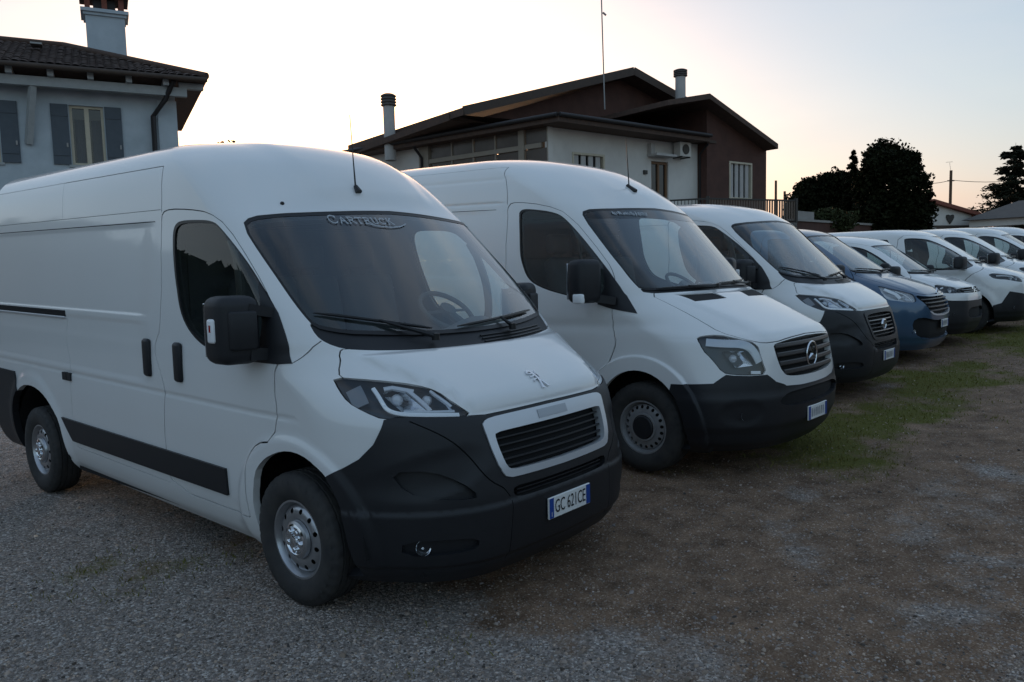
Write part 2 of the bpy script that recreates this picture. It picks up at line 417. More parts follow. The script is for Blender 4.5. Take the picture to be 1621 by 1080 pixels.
    def shear(s, p):
        p = np.array(p, float); p[..., 2] += s.rake*np.maximum(0, s.xcut-p[..., 0]); return p
    def geo(s, names, side=0, off=None, walls=True, sel=None, fun=None, flip=False):
        """verts, normals, faces of the named panels; side 0 both halves, +1 left, -1 right"""
        names = {names} if isinstance(names, str) else set(names)
        m = np.array([n in names for n in s.tname]);
        if sel is not None: m &= sel(s.p[s.t].mean(1))
        T = s.t[m]; O = s.toff[m] if off is None else np.full(m.sum(), off)
        V = []; N = []; F = []
        if len(T):
            cor = np.stack([T.ravel(), np.repeat(np.round(O*1e5).astype(int), 3)], 1)
            u, inv = np.unique(cor, axis=0, return_inverse=True); ix = u[:, 0]; oo = u[:, 1]*1e-5
            if fun is not None: oo = oo+fun(s.q[ix])
            V = list(s.p[ix]+s.n[ix]*oo[:, None]); N = list(s.n[ix]); F = inv.reshape(-1, 3).tolist()
        if walls and off is None:
            for (i, a, b), (j, c, d) in s.wall:
                if s.toff[i] < s.toff[j]: i, a, b, j = j, c, d, i
                if not m[i]: continue
                lo = max(s.toff[j], s.toff[i]-.05); hi = s.toff[i]; e = s.p[b]-s.p[a]; wn = np.cross(e, s.n[a]); wn /= max(np.linalg.norm(wn), 1e-9); k = len(V)
                V += [s.p[a]+s.n[a]*hi, s.p[a]+s.n[a]*lo, s.p[b]+s.n[b]*lo, s.p[b]+s.n[b]*hi]; N += [wn]*4; F.append([k, k+1, k+2, k+3])
        V = np.array(V).reshape(-1, 3); N = np.array(N).reshape(-1, 3)
        if flip: F = [f[::-1] for f in F]; N = -N
        mir = np.array([1, -1, 1])
        if side == -1: return V*mir, N*mir, [f[::-1] for f in F]
        if side == 1: return V, N, F
        n = len(V); return np.concatenate([V, V*mir]), np.concatenate([N, N*mir]), F+[[i+n for i in f[::-1]] for f in F]
    def obj(s, name, names, m, parent, side=0, **k):
        V, N, F = s.geo(names, side, **k)
        return mk(name, V, F, m, parent, normals=N) if len(F) else None
    def pt(s, q, off=0., side=1):
        """point on the skin from an outline style point"""
        d = s.S.dom([q]); p, n = s.S.PN(s.S.A2s(d[:,0]), d[:,1]); r = s.shear(p+n*off)[0]; n = n[0]
        mm = np.array([1, side, 1]); return Vector(r*mm), Vector(n*mm)
    def pts(s, Q, off=0.):
        """many signed (y, z) points at once, laid on the skin"""
        Q = np.asarray(Q, float); d = s.S.dom([(q[0], q[1]) for q in Q]); p, n = s.S.PN(s.S.A2s(d[:, 0]), d[:, 1])
        r = s.shear(p+n*np.broadcast_to(off, len(Q))[:, None]); r[:, 1] *= np.where(Q[:, 0] < 0, -1, 1); return r
    def rib(s, pts, off, w, h, side=1, rnd=2, both=False):
        """raised strip along a line on the skin: w across, h thick"""
        d = s.S.dom(pts); d = chaikin(d, rnd, False) if rnd else d; d = densify(d, .03, False)
        P, N = s.S.PN(s.S.A2s(d[:,0]), d[:,1]); P = s.shear(P); mm = np.array([1, side, 1]); P = P*mm; N = N*mm
        if both: P = np.concatenate([(P*[1, -1, 1])[::-1][:-1], P]); N = np.concatenate([(N*[1, -1, 1])[::-1][:-1], N])
        T = np.gradient(P, axis=0); T /= np.linalg.norm(T, axis=1, keepdims=True); Bn = np.cross(T, N)
        V = []; F = []; n = len(P)
        for i in range(n):
            for a, b in ((-.5, 0), (.5, 0), (.5, 1), (.3, 1.15), (-.3, 1.15), (-.5, 1)): V.append(P[i]+N[i]*(off+b*h)+Bn[i]*a*w)
        for i in range(n-1):
            for k in range(6): F.append((i*6+k, i*6+(k+1) % 6, (i+1)*6+(k+1) % 6, (i+1)*6+k))
        F += [tuple(range(6)), tuple((n-1)*6+k for k in range(5, -1, -1))]
        return V, F
# ------------------------------------------------------------------ vehicle components
def disc_holes(R0, R1, holes, prof, seg=64, hs=14):
    """ring between radii R0 and R1 in the xz plane with round holes (radius from centre, hole radius, count, phase); prof gives y by radius"""
    pts = []; edges = []
    def loop(ps):
        k = len(pts); n = len(ps); pts.extend(ps); edges.extend((k+i, k+(i+1) % n) for i in range(n))
    loop([(R1*math.cos(2*math.pi*k/seg), R1*math.sin(2*math.pi*k/seg)) for k in range(seg)])
    if R0 > 0: loop([(R0*math.cos(2*math.pi*k/seg), R0*math.sin(2*math.pi*k/seg)) for k in range(seg)])
    hc = []
    for hr, r, n, ph, asp in holes:
        for k in range(n):
            a = 2*math.pi*(k+ph)/n; cx, cy = hr*math.cos(a), hr*math.sin(a); hc.append((cx, cy, r*1.0, a, asp))
            ps = []
            for j in range(hs):
                b = 2*math.pi*j/hs; u, w = r*math.cos(b)*asp, r*math.sin(b)
                ps.append((cx+u*math.cos(a)-w*math.sin(a), cy+u*math.sin(a)+w*math.cos(a)))
            loop(ps)
    for rr in np.linspace(R0, R1, 8)[1:-1]:
        for k in range(seg):
            a = 2*math.pi*(k+.5)/seg; q = (rr*math.cos(a), rr*math.sin(a))
            if all((q[0]-h[0])**2+(q[1]-h[1])**2 > (h[2]*1.5)**2 for h in hc): pts.append(q)
    v, e, f, *_ = delaunay_2d_cdt([Vector(q) for q in pts], edges, [], 0, 1e-6)
    F = []
    for t in f:
        cx = sum(v[i].x for i in t)/3; cy = sum(v[i].y for i in t)/3; r = math.hypot(cx, cy)
        if r < R0*.999 or r > R1: continue
        bad = False
        for hx, hy, hr, a, asp in hc:
            dx, dy = cx-hx, cy-hy; u = dx*math.cos(a)+dy*math.sin(a); w = -dx*math.sin(a)+dy*math.cos(a)
            if (u/asp)**2+w*w < hr*hr*.94: bad = True; break
        if not bad: F.append(tuple(t))
    V = [(q.x, prof(math.hypot(q.x, q.y)), q.y) for q in v]
    return V, F

WHEEL_DATA = {}
def wheel_meshes(style, Rt, wt, Rr):
    """wheel turned about the y axis, outer face towards -y; meshes are shared by all wheels of one style"""
    k = (style, Rt, wt, Rr)
    if k in WHEEL_DATA: return WHEEL_DATA[k]
    h = wt/2; out = {}
    # tyre with grooved tread and shoulder blocks
    prof = [(-h*.72, Rr-.002), (-h*.86, Rr+.012), (-h*.99, Rr+(Rt-Rr)*.35), (-h*1.0, Rr+(Rt-Rr)*.55), (-h*.96, Rr+(Rt-Rr)*.74), (-h*.93, Rr+(Rt-Rr)*.77), (-h*.86, Rt-.012), (-h*.76, Rt-.004)]
    tread = []
    for g in (-.52, -.18, .18, .52):
        tread += [(h*(g-.06), Rt), (h*(g-.045), Rt-.008), (h*(g+.045), Rt-.008), (h*(g+.06), Rt)]
    pr = prof+tread+[(-a, r) for a, r in prof[::-1]]
    seg = 144; V = []; F = []; n = len(pr)
    for i in range(seg):
        a = 2*math.pi*i/seg
        for j, (ax, r) in enumerate(pr):
            if 5 <= j <= 7 or n-8 <= j <= n-6: r = r-(.006 if i % 4 == 0 else 0)
            if abs(ax) < h*.72 and r > Rt-.002 and (i+int(ax*60)) % 6 == 0: r -= .005
            V.append((r*math.cos(a), ax, r*math.sin(a)))
    for i in range(seg):
        i2 = (i+1) % seg
        for j in range(n-1): F.append((i*n+j, i*n+j+1, i2*n+j+1, i2*n+j))
    def mesh(nm, V, F, m, ang=40):
        o = mk(nm, V, F, m); smooth_by_angle(o, ang); me = o.data; bpy.data.objects.remove(o); return me
    out['tyre'] = mesh('tyre', V, F, 'rubber', 50)
    b = MB()
    if style == 'silver':
        b.lathe([(-h*.74, Rr+.012), (-h*.80, Rr+.006), (-h*.80, Rr-.004), (-h*.70, Rr-.010), (-h*.45, Rr-.022), (h*.3, Rr-.03), (h*.7, Rr)], 64)
        V, F = disc_holes(.098, Rr-.020, [(.145, .0125, 12, .5, 1.05)], lambda r: -h*.72+.030*((r-.125)/.06)**2+.012*(r > .16)*((r-.16)/.02), 72)
        b.add(V, F); b.lathe([(-h*.70, .100), (-h*.85, .094), (-h*.92, .080)], 48)
        mt = 'silver'
    elif style == 'steel':
        b.lathe([(-h*.74, Rr+.012), (-h*.80, Rr+.006), (-h*.80, Rr-.006), (-h*.62, Rr-.014), (-h*.35, Rr-.03), (h*.3, Rr-.03), (h*.7, Rr)], 64)
        V, F = disc_holes(.095, Rr-.028, [(.158, .0125, 20, .5, 1.1)], lambda r: -h*.62+.02*abs((r-.135)/.05)**2-.012*(r < .125)*(.125-r)/.03, 80)
        b.add(V, F); b.lathe([(-h*.66, .112), (-h*.78, .108), (-h*.78, .096), (-h*.6, .090)], 48); mt = 'grey_steel'
    else:
        b.lathe([(-h*.74, Rr+.010), (-h*.80, Rr+.004), (-h*.78, Rr-.006), (-h*.55, Rr-.014), (h*.7, Rr)], 40)
        V, F = disc_holes(.0, Rr-.010, [(.12, .03, 5, .5, 1.2)], lambda r: -h*.62-.02*math.cos(min(r/.16, 1)*math.pi/2), 50); b.add(V, F); mt = 'silver'
    out['wheel'] = mesh('wheel', b.v, b.f, mt, 30)
    b = MB()
    if style == 'silver':
        b.lathe([(-h*.92, .082), (-h*.96, .072), (-h*.90, .064), (-h*.90, .030), (-h*1.02, .026), (-h*1.05, .018), (-h*1.05, 0)], 40)
        for k2 in range(5):
            a = 2*math.pi*(k2+.3)/5; b.lathe([(-h*.88, .015), (-h*1.0, .0145), (-h*1.04, .010), (-h*1.04, 0)], 12, c=(.049*math.cos(a), 0, .049*math.sin(a)))
        hm = 'chrome'
    elif style == 'steel':
        b.lathe([(-h*.62, .094), (-h*.80, .090), (-h*.86, .082), (-h*.88, .03), (-h*.88, 0)], 40); hm = 'black_plastic'
    else:
        b.lathe([(-h*.8, .035), (-h*.9, .030), (-h*.92, 0)], 20); hm = 'silver'
    out['hub_cap'] = mesh('hub_cap', b.v, b.f, hm, 30)
    b = MB(); b.lathe([(-h*.1, Rr-.03), (-h*.1, .02)], 32); b.lathe([(-h*.2, .14), (-h*.2, .05), (-h*.5, .05), (-h*.5, 0)], 32)
    out['brake_disc'] = mesh('brake_disc', b.v, b.f, 'brake_dark', 30)
    WHEEL_DATA[k] = out; return out
def wheel(parent, x, y, style, Rt, wt, Rr, steer=0.):
    md = wheel_meshes(style, Rt, wt, Rr)
    w = bpy.data.objects.new('wheel', md['wheel']); w.location = (x, y, Rt-.004); w.rotation_euler = (0, random.uniform(0, 6), steer+(math.pi if y > 0 else 0)); link(w, parent)
    for nm in ('tyre', 'hub_cap', 'brake_disc'): link(bpy.data.objects.new(nm, md[nm]), w)
    return w

def text_mesh(txt, size):
    cu = bpy.data.curves.new('t', 'FONT'); cu.body = txt; cu.size = size; cu.align_x = 'CENTER'; cu.align_y = 'CENTER'; cu.resolution_u = 3
    o = bpy.data.objects.new('t', cu); COL.objects.link(o)
    bpy.context.view_layer.update()
    me = o.evaluated_get(bpy.context.evaluated_depsgraph_get()).to_mesh()
    v = [q.co.copy() for q in me.vertices]; f = [tuple(p.vertices) for p in me.polygons]
    bpy.data.objects.remove(o); bpy.data.curves.remove(cu); return v, f
def plate(parent, x, z, txt, y=0., w=.36, h=.11, tilt=0.):
    """number plate facing +x with blue end bands"""
    e = lambda a, b, d=0: (x+d-b*math.sin(tilt), y+a, z+b*math.cos(tilt))
    b = MB(); b.rbox((-.006, -w/2, -h/2), (.006, w/2, h/2), .003, 0, 1)
    b.v = [(x+q[0]-q[2]*math.sin(tilt), y+q[1], z+q[2]) for q in b.v]; o = b.obj('license_plate', 'plate_white', parent)
    for sg in (-1, 1):
        c = MB(); y0 = sg*(w/2-.020); c.add([e(y0-.018, -h/2+.004, .0075), e(y0+.018, -h/2+.004, .0075), e(y0+.018, h/2-.004, .0075), e(y0-.018, h/2-.004, .0075)], [(0, 1, 2, 3)])
        c.obj('blue_band', 'plate_blue', o)
    if txt == '~':                                        # too far off to read: faint upright smudges
        rg = np.random.default_rng(int(abs(x*1000)+abs(z*777))); c = MB(); u = -w/2+.055
        for k in range(7):
            cw = rg.uniform(.016, .024)
            for s0, s1, t0, t1 in ((0, .35, -.3, .3), (.65, 1., -.3, rg.uniform(.0, .3)), (.3, .7, rg.uniform(-.3, .1), .3)): c.add([e(u+cw*s0, h*t0, .009), e(u+cw*s1, h*t0, .009), e(u+cw*s1, h*t1, .009), e(u+cw*s0, h*t1, .009)], [(0, 1, 2, 3)])
            u += .036
        c.obj('plate_characters', 'plate_smudge', o)
    elif txt:
        v, f = text_mesh(txt, h*.93); c = MB(); xs = [q.x for q in v]; k = (w-.096)/(max(xs)-min(xs))
        c.add([e(q.x*k, q.y*.95, .009) for q in v], f); c.obj('plate_characters', 'plate_ink', o)
        v, f = text_mesh('I', h*.3); c = MB(); c.add([e(q.x-w/2+.02, q.y-h*.28, .009) for q in v], f); c.obj('country_letter', 'plate_white', o)
    return o

def steering(parent, c, r=.19, tilt=R(38)):
    b = MB(); rot = Matrix.Rotation(-(math.pi/2-tilt)+math.pi/2*0, 3, 'Y')
    ring = [rot@Vector((0, r*math.cos(a), r*math.sin(a))) for a in np.linspace(0, 2*math.pi, 33)]
    b.tube([Vector(c)+q for q in ring], .016, 8, caps=False)
    b.lathe([(-.02, .0), (-.02, .06), (.03, .055), (.035, 0)], 16, axis='x'); k = len(b.v)-16*4
    b.v[k:] = [tuple(Vector(c)+rot@Vector(q)) for q in b.v[k:]]
    for a in (0, math.pi, -math.pi/2): b.prism(c, Vector(c)+rot@Vector((0, r*math.cos(a), r*math.sin(a))), .035, .015)
    b.tube([c, Vector(c)+Vector((.45, 0, -.25))], .03, 8)
    return b.obj('steering_wheel', 'interior_dark', parent, 40)
def seat(parent, x, y, z0, w=.46, hh=.68, name='seat'):
    b = MB(); b.rbox((x-.02, y-w/2, z0-.16), (x+.50, y+w/2, z0+.02), .06, seg=3)
    ro = Matrix.Rotation(R(-12), 3, 'Y'); b.rbox((x-.09, y-w/2, z0), (x+.06, y+w/2, z0+hh), .06, seg=3, rot=ro)
    o = b.obj(name, 'seat_cloth', parent, 50)
    c = MB(); c.rbox((x-.20, y-.13, z0+hh+.03), (x-.09, y+.13, z0+hh+.21), .045, seg=3); c.tube([(x-.14, y-.06, z0+hh-.05), (x-.145, y-.06, z0+hh+.06)], .007); c.tube([(x-.14, y+.06, z0+hh-.05), (x-.145, y+.06, z0+hh+.06)], .007)
    c.obj('headrest', 'seat_cloth', o, 50); return o
def cabin(parent, sk, zb, xd, hw, wheel_c, seat_x, bulk_x, zseat, ztop, seats=True):
    """dashboard, steering wheel, seats and bulkhead seen through the glass"""
    b = MB(); prof = [(xd+.02, zb-.02), (xd-.12, zb+.005), (xd-.30, zb+.01), (xd-.40, zb-.02), (xd-.43, zb-.10), (xd-.36, zb-.30), (xd-.30, zb-.55)]
    ys = np.linspace(-hw, hw, 15); V = []
    for y in ys:
        sw = .16*(y/hw)**2
        bul = .07*math.exp(-((y-wheel_c[1])/.2)**2)
        for i, (x, z) in enumerate(prof): V.append((x-sw*(1 if i < 2 else .35), y, z+(bul if 1 < i < 5 else 0)))
    n = len(prof); b.add(V, [(i*n+j, (i+1)*n+j, (i+1)*n+j+1, i*n+j+1) for i in range(14) for j in range(n-1)])
    b.obj('dashboard', 'interior_dark', parent, 50)
    steering(parent, wheel_c)
    if seats:
        seat(parent, seat_x, wheel_c[1], zseat); seat(parent, seat_x, -wheel_c[1]+.02, zseat, .46)
        seat(parent, seat_x, -.02, zseat, .36)
    if bulk_x is not None:
        b = MB(); b.box((bulk_x-.02, -hw-.02, .45), (bulk_x, hw+.02, ztop)); b.box((bulk_x, -hw*.9, 1.2), (bulk_x+.012, -hw*.05, ztop-.12)); b.box((bulk_x, hw*.05, 1.2), (bulk_x+.012, hw*.9, ztop-.12))
        b.obj('bulkhead', 'interior_grey', parent)
def arch_liner(parent, x, yo, r, zc, depth=.34):
    for sg in (-1, 1):
        b = MB(); V = []; n = 17
        for i in range(n):
            a = math.pi*i/(n-1)
            for yy in (yo, yo-depth): V.append((x+r*math.cos(a), sg*yy, zc+r*math.sin(a)))
        b.add(V, [(2*i, 2*i+1, 2*i+3, 2*i+2) for i in range(n-1)])
        V = [(x, sg*(yo-depth), zc)]+[(x+r*math.cos(math.pi*i/(n-1)), sg*(yo-depth), zc+r*math.sin(math.pi*i/(n-1))) for i in range(n)]
        b.add(V, [(0, i+1, i+2) for i in range(n-1)])
        b.obj('wheel_arch_liner', 'gap_black', parent)
def lamp_bowl(parent, p, n, r, depth=.05, name='reflector', aim=None, m='chrome', bulb=True):
    """round reflector sunk behind point p, facing forwards"""
    d = Vector(aim if aim is not None else n).normalized(); q = d.to_track_quat('Y', 'Z').to_matrix()
    b = MB(); b.lathe([(0, r), (-.002, r*.93), (-depth*.5, r*.75), (-depth*.9, r*.4), (-depth, r*.15), (-depth, 0)], 24)
    if bulb: b.lathe([(-depth, r*.2), (-depth*.2, r*.18), (-depth*.1, r*.1), (-depth*.08, 0)], 12)
    b.v = [tuple(Vector(p)+q@Vector(w)) for w in b.v]
    return b.obj(name, m, parent, 50)
def lamp_box(parent, sk, quad, side, depth=.07, k=.55):
    """faceted reflector chamber: mirror walls running back from four skin points to a smaller back, with bulb"""
    P = [sk.pt(q, -.018, side)[0] for q in quad]; c = sum(P, Vector())/4; ax = Vector((-1, -side*.25, -.05)).normalized()
    b = MB(); B_ = [c+(p-c)*k+ax*depth for p in P]; M_ = [c+(p-c)*(k*.4+.62)+ax*depth*.35 for p in P]
    b.add(P+M_+B_, [(i, (i+1) % 4, 4+(i+1) % 4, 4+i) for i in range(4)]+[(4+i, 4+(i+1) % 4, 8+(i+1) % 4, 8+i) for i in range(4)]+[(8, 9, 10, 11)])
    o = b.obj('reflector', 'chrome', parent)
    r = (P[0]-P[2]).length*.13; b = MB(); b.lathe([(-r*1.2, r*.6), (0, r), (r*.7, r*.7), (r, 0)], 14, 'y'); q = (-ax).to_track_quat('Y', 'Z').to_matrix(); b.v = [tuple(c+ax*depth*.75+q@Vector(w)) for w in b.v]
    b.obj('bulb', 'lamp_bright', o, 60); return o
def grid_on(sk, pts2, side=1):
    return [sk.pt(q, 0, side)[0] for q in pts2]

GLYPH = {  # strokes in a unit box, with serifs
 'C': [[(.85, .78), (.72, .95), (.5, 1), (.25, .9), (.08, .65), (.08, .35), (.25, .1), (.5, 0), (.75, .06), (.9, .25)], [(.85, .66), (.87, .98)]],
 'A': [[(.06, 0), (.5, 1), (.94, 0)], [(.24, .35), (.76, .35)], [(-.05, 0), (.2, 0)], [(.78, 0), (1.06, 0)]],
 'R': [[(.18, 0), (.18, 1), (.6, 1), (.82, .88), (.82, .64), (.6, .52), (.18, .52)], [(.5, .52), (.98, 0)], [(.04, 0), (.34, 0)], [(.9, 0), (1.08, 0)], [(.04, 1), (.2, 1)]],
 'T': [[(.5, 0), (.5, 1)], [(.02, .8), (.04, 1), (.96, 1), (.98, .8)], [(.32, 0), (.68, 0)]],
 'U': [[(.15, 1), (.15, .3), (.3, .06), (.52, 0), (.75, .06), (.86, .3), (.86, 1)], [(0, 1), (.3, 1)], [(.72, 1), (1, 1)]],
 'K': [[(.18, 0), (.18, 1)], [(.85, 1), (.2, .45)], [(.4, .6), (.95, 0)], [(.04, 0), (.34, 0)], [(.04, 1), (.34, 1)], [(.72, 1), (.98, 1)], [(.82, 0), (1.08, 0)]],
 'M': [[(.1, 0), (.16, 1), (.5, .2), (.84, 1), (.9, 0)], [(0, 0), (.22, 0)], [(.78, 0), (1, 0)]], 'I': [[(.5, 0), (.5, 1)], [(.3, 0), (.7, 0)], [(.3, 1), (.7, 1)]],
 'N': [[(.15, 0), (.15, 1), (.85, 0), (.85, 1)], [(0, 0), (.3, 0)], [(.7, 1), (1, 1)]], 'O': [[(.5, 1), (.2, .88), (.06, .5), (.2, .12), (.5, 0), (.8, .12), (.94, .5), (.8, .88), (.5, 1)]],
 'G': [[(.85, .8), (.7, .96), (.5, 1), (.22, .88), (.08, .5), (.22, .12), (.5, 0), (.8, .1), (.86, .42), (.6, .42)]], 'S': [[(.82, .82), (.65, .98), (.35, .98), (.18, .8), (.25, .6), (.75, .42), (.85, .22), (.65, .02), (.35, .02), (.15, .2)]],
 'E': [[(.82, .84), (.82, 1), (.2, 1), (.2, 0), (.85, 0), (.85, .18)], [(.2, .52), (.65, .52)]], 'X': [[(.1, 1), (.9, 0)], [(.1, 0), (.9, 1)]], 'H': [[(.15, 0), (.15, 1)], [(.85, 0), (.85, 1)], [(.15, .5), (.85, .5)]]}
def decal_text(parent, sk, txt, y0, z0, cw, ch, sw, gap=.25, off=.004, arc=None, m='decal_white', big=None):
    """lettering laid on a skin: y grows to the reader's right"""
    b = MB(); x = y0
    strokes = []
    for i, ch_ in enumerate(txt):
        k = 1.25 if big and i in big else 1.
        if ch_ != ' ':
            for st in GLYPH[ch_]: strokes.append([(x+q[0]*cw*k, z0+q[1]*ch*k-(k-1)*ch*.15) for q in st])
        x += cw*(k+gap) if ch_ != ' ' else cw*.6
    if arc: strokes.append(arc)
    if txt == '':                                           # lettering too blurred to read: short uneven strokes
        rg = np.random.default_rng(5)
        for k in range(26): u = y0+k*cw*.62; z_ = z0+rg.uniform(0, .3)*ch; strokes.append([(u, z_), (u+rg.uniform(-.3, .5)*cw, z0+ch*rg.uniform(.6, 1.))])
    for st in strokes:
        st = densify(np.array(st, float), .02, False); t = np.gradient(st, axis=0); t /= np.linalg.norm(t, axis=1, keepdims=True)
        nn = np.stack([-t[:,1], t[:,0]], 1)*sw/2; V = list(sk.pts(np.stack([st+nn, st-nn], 1).reshape(-1, 2), off))
        b.add(V, [(2*i, 2*i+1, 2*i+3, 2*i+2) for i in range(len(st)-1)])
    return b.obj('windscreen_lettering', m, parent)
def wiper(parent, sk, a, b, side, arm0):
    """blade lying on the glass from a to b, arm from the pivot arm0; points are (y, z) with signed y"""
    def ln(a, b, n, off): return [Vector(q) for q in sk.pts([(a[0]+(b[0]-a[0])*t, a[1]+(b[1]-a[1])*t) for t in np.linspace(0, 1, n)], off)]
    pts = ln(a, b, 9, .012)
    m = MB(); m.tube(pts, [.004]+[.009]*7+[.004], 6)
    mid = ((a[0]+b[0])/2, (a[1]+b[1])/2); ar = ln(arm0, mid, 5, np.linspace(.03, .018, 5))
    m.tube(ar, [.016, .012, .010, .009, .008], 6); m.lathe([(-.02, .022), (.015, .02), (.018, 0)], 12, axis='z', c=ar[0])
    return m.obj('wiper', 'seal', parent, 50)
# ------------------------------------------------------------------ high-roof and low-roof panel vans of the same body family
BOX_LEV = [
 # z    xf    w     a    c    t0
 [.20, .86, .90, .10, .50, .50],
 [.27, .915,.95, .11, .53, .48],
 [.40, .940,.990,.12, .55, .46],
 [.55, .945,1.008,.12,.56, .45],
 [.70, .925,1.015,.12,.57, .45],
 [.85, .882,1.020,.12,.55, .46],
 [.95, .846,1.020,.12,.53, .47],
 [1.00,.818,1.020,.13,.52, .47],
 [1.04,.785,1.020,.14,.52, .47],
 [1.08,.735,1.020,.15,.51, .47],
 [1.13,.660,1.020,.16,.50, .48],
 [1.18,.572,1.018,.17,.48, .52],
 [1.23,.475,1.016,.17,.43, .58],
 [1.27,.400,1.012,.18,.36, .66],
 [1.33,.335,1.008,.19,.28, .72],
 [1.45,.222,.998,.19,.24, .76],
 [1.60,.078,.982,.19,.22, .78],
 [1.80,-.115,.958,.20,.22, .78],
 [1.95,-.260,.938,.21,.23, .75],
 [2.04,-.348,.927,.23,.25, .70],
 [2.12,-.42,.915,.24,.28, .62],
 [2.22,-.52,.896,.26,.31, .56],
 [2.31,-.635,.868,.27,.33, .52],
 [2.38,-.76,.825,.28,.33, .5],
 [2.43,-.885,.77,.28,.32, .5],
 [2.465,-1.01,.69,.27,.30, .5],
 [2.49,-1.14,.57,.25,.26, .5],
 [2.508,-1.28,.40,.22,.2, .5],
 [2.516,-1.42,.22,.2,.15, .5],
 [2.52,-1.6,.0,.2,.1, .5]]
def boxlike_levels(top):
    """same lower body with the roof profile of the given height"""
    if top > 2.4: return [list(r) for r in BOX_LEV]
    L = [list(r) for r in BOX_LEV if r[0] <= 1.96]
    L += [[2.02, -.34, .927, .23, .27, .68], [2.08, -.43, .905, .25, .30, .58], [2.14, -.56, .865, .26, .32, .52], [2.185, -.70, .81, .27, .32, .5],
          [2.215, -.84, .74, .27, .30, .5], [2.237, -.98, .63, .25, .26, .5], [2.25, -1.12, .46, .22, .2, .5], [2.256, -1.26, .25, .2, .15, .5], [2.258, -1.4, 0, .2, .1, .5]]
    return L
def box_disp(p):
    x, y, z = p[..., 0], np.abs(p[..., 1]), p[..., 2]; d = np.zeros_like(x)
    sd = sstep(.80, .93, y)
    d -= .006*np.exp(-((z-.958)/.013)**2)*sd*sstep(.15, .0, x)
    d -= .009*sstep(.985, 1.03, z)*(1-sstep(1.345, 1.385, z))*sd*sstep(-1.38, -1.6, x)*sstep(-4.35, -4.1, x)
    d -= .007*sstep(1.40, 1.43, z)*(1-sstep(1.945, 1.985, z))*sd*sstep(-1.38, -1.6, x)*sstep(-4.3, -4.1, x)
    for cx, wid in ((.02, .56), (-3.42, .60)):
        r = np.hypot((x-cx), (z-.36)*1.05); d += .017*(1-sstep(.50, wid, r))*sd*(z < 1.05)
    # bonnet crease
    yc = np.interp(z, [.98, 1.05, 1.12, 1.20, 1.28], [.53, .57, .64, .73, .83])
    d += .020*(1-sstep(yc-.03, yc+.02, y))*sstep(.975, 1.02, z)*(1-sstep(1.235, 1.27, z))
    # roof cap ribs
    cap = sstep(2.06, 2.16, z)*(1-sstep(2.44, 2.5, z))
    d += .014*(1-sstep(.36, .52, y))*cap
    # bumper: soft corner hollow, lower ledge
    e = ((y-.74)/.22)**2+((z-.73+.25*(y-.755))/.10)**2; d -= .012*(1-sstep(.0, 1.3, e))*sstep(.3, .5, x)
    d += .012*(1-sstep(.545, .575, z))*sstep(.3, .45, x); d -= .016*(1-sstep(.285, .315, z))*sstep(.3, .45, x)
    return d

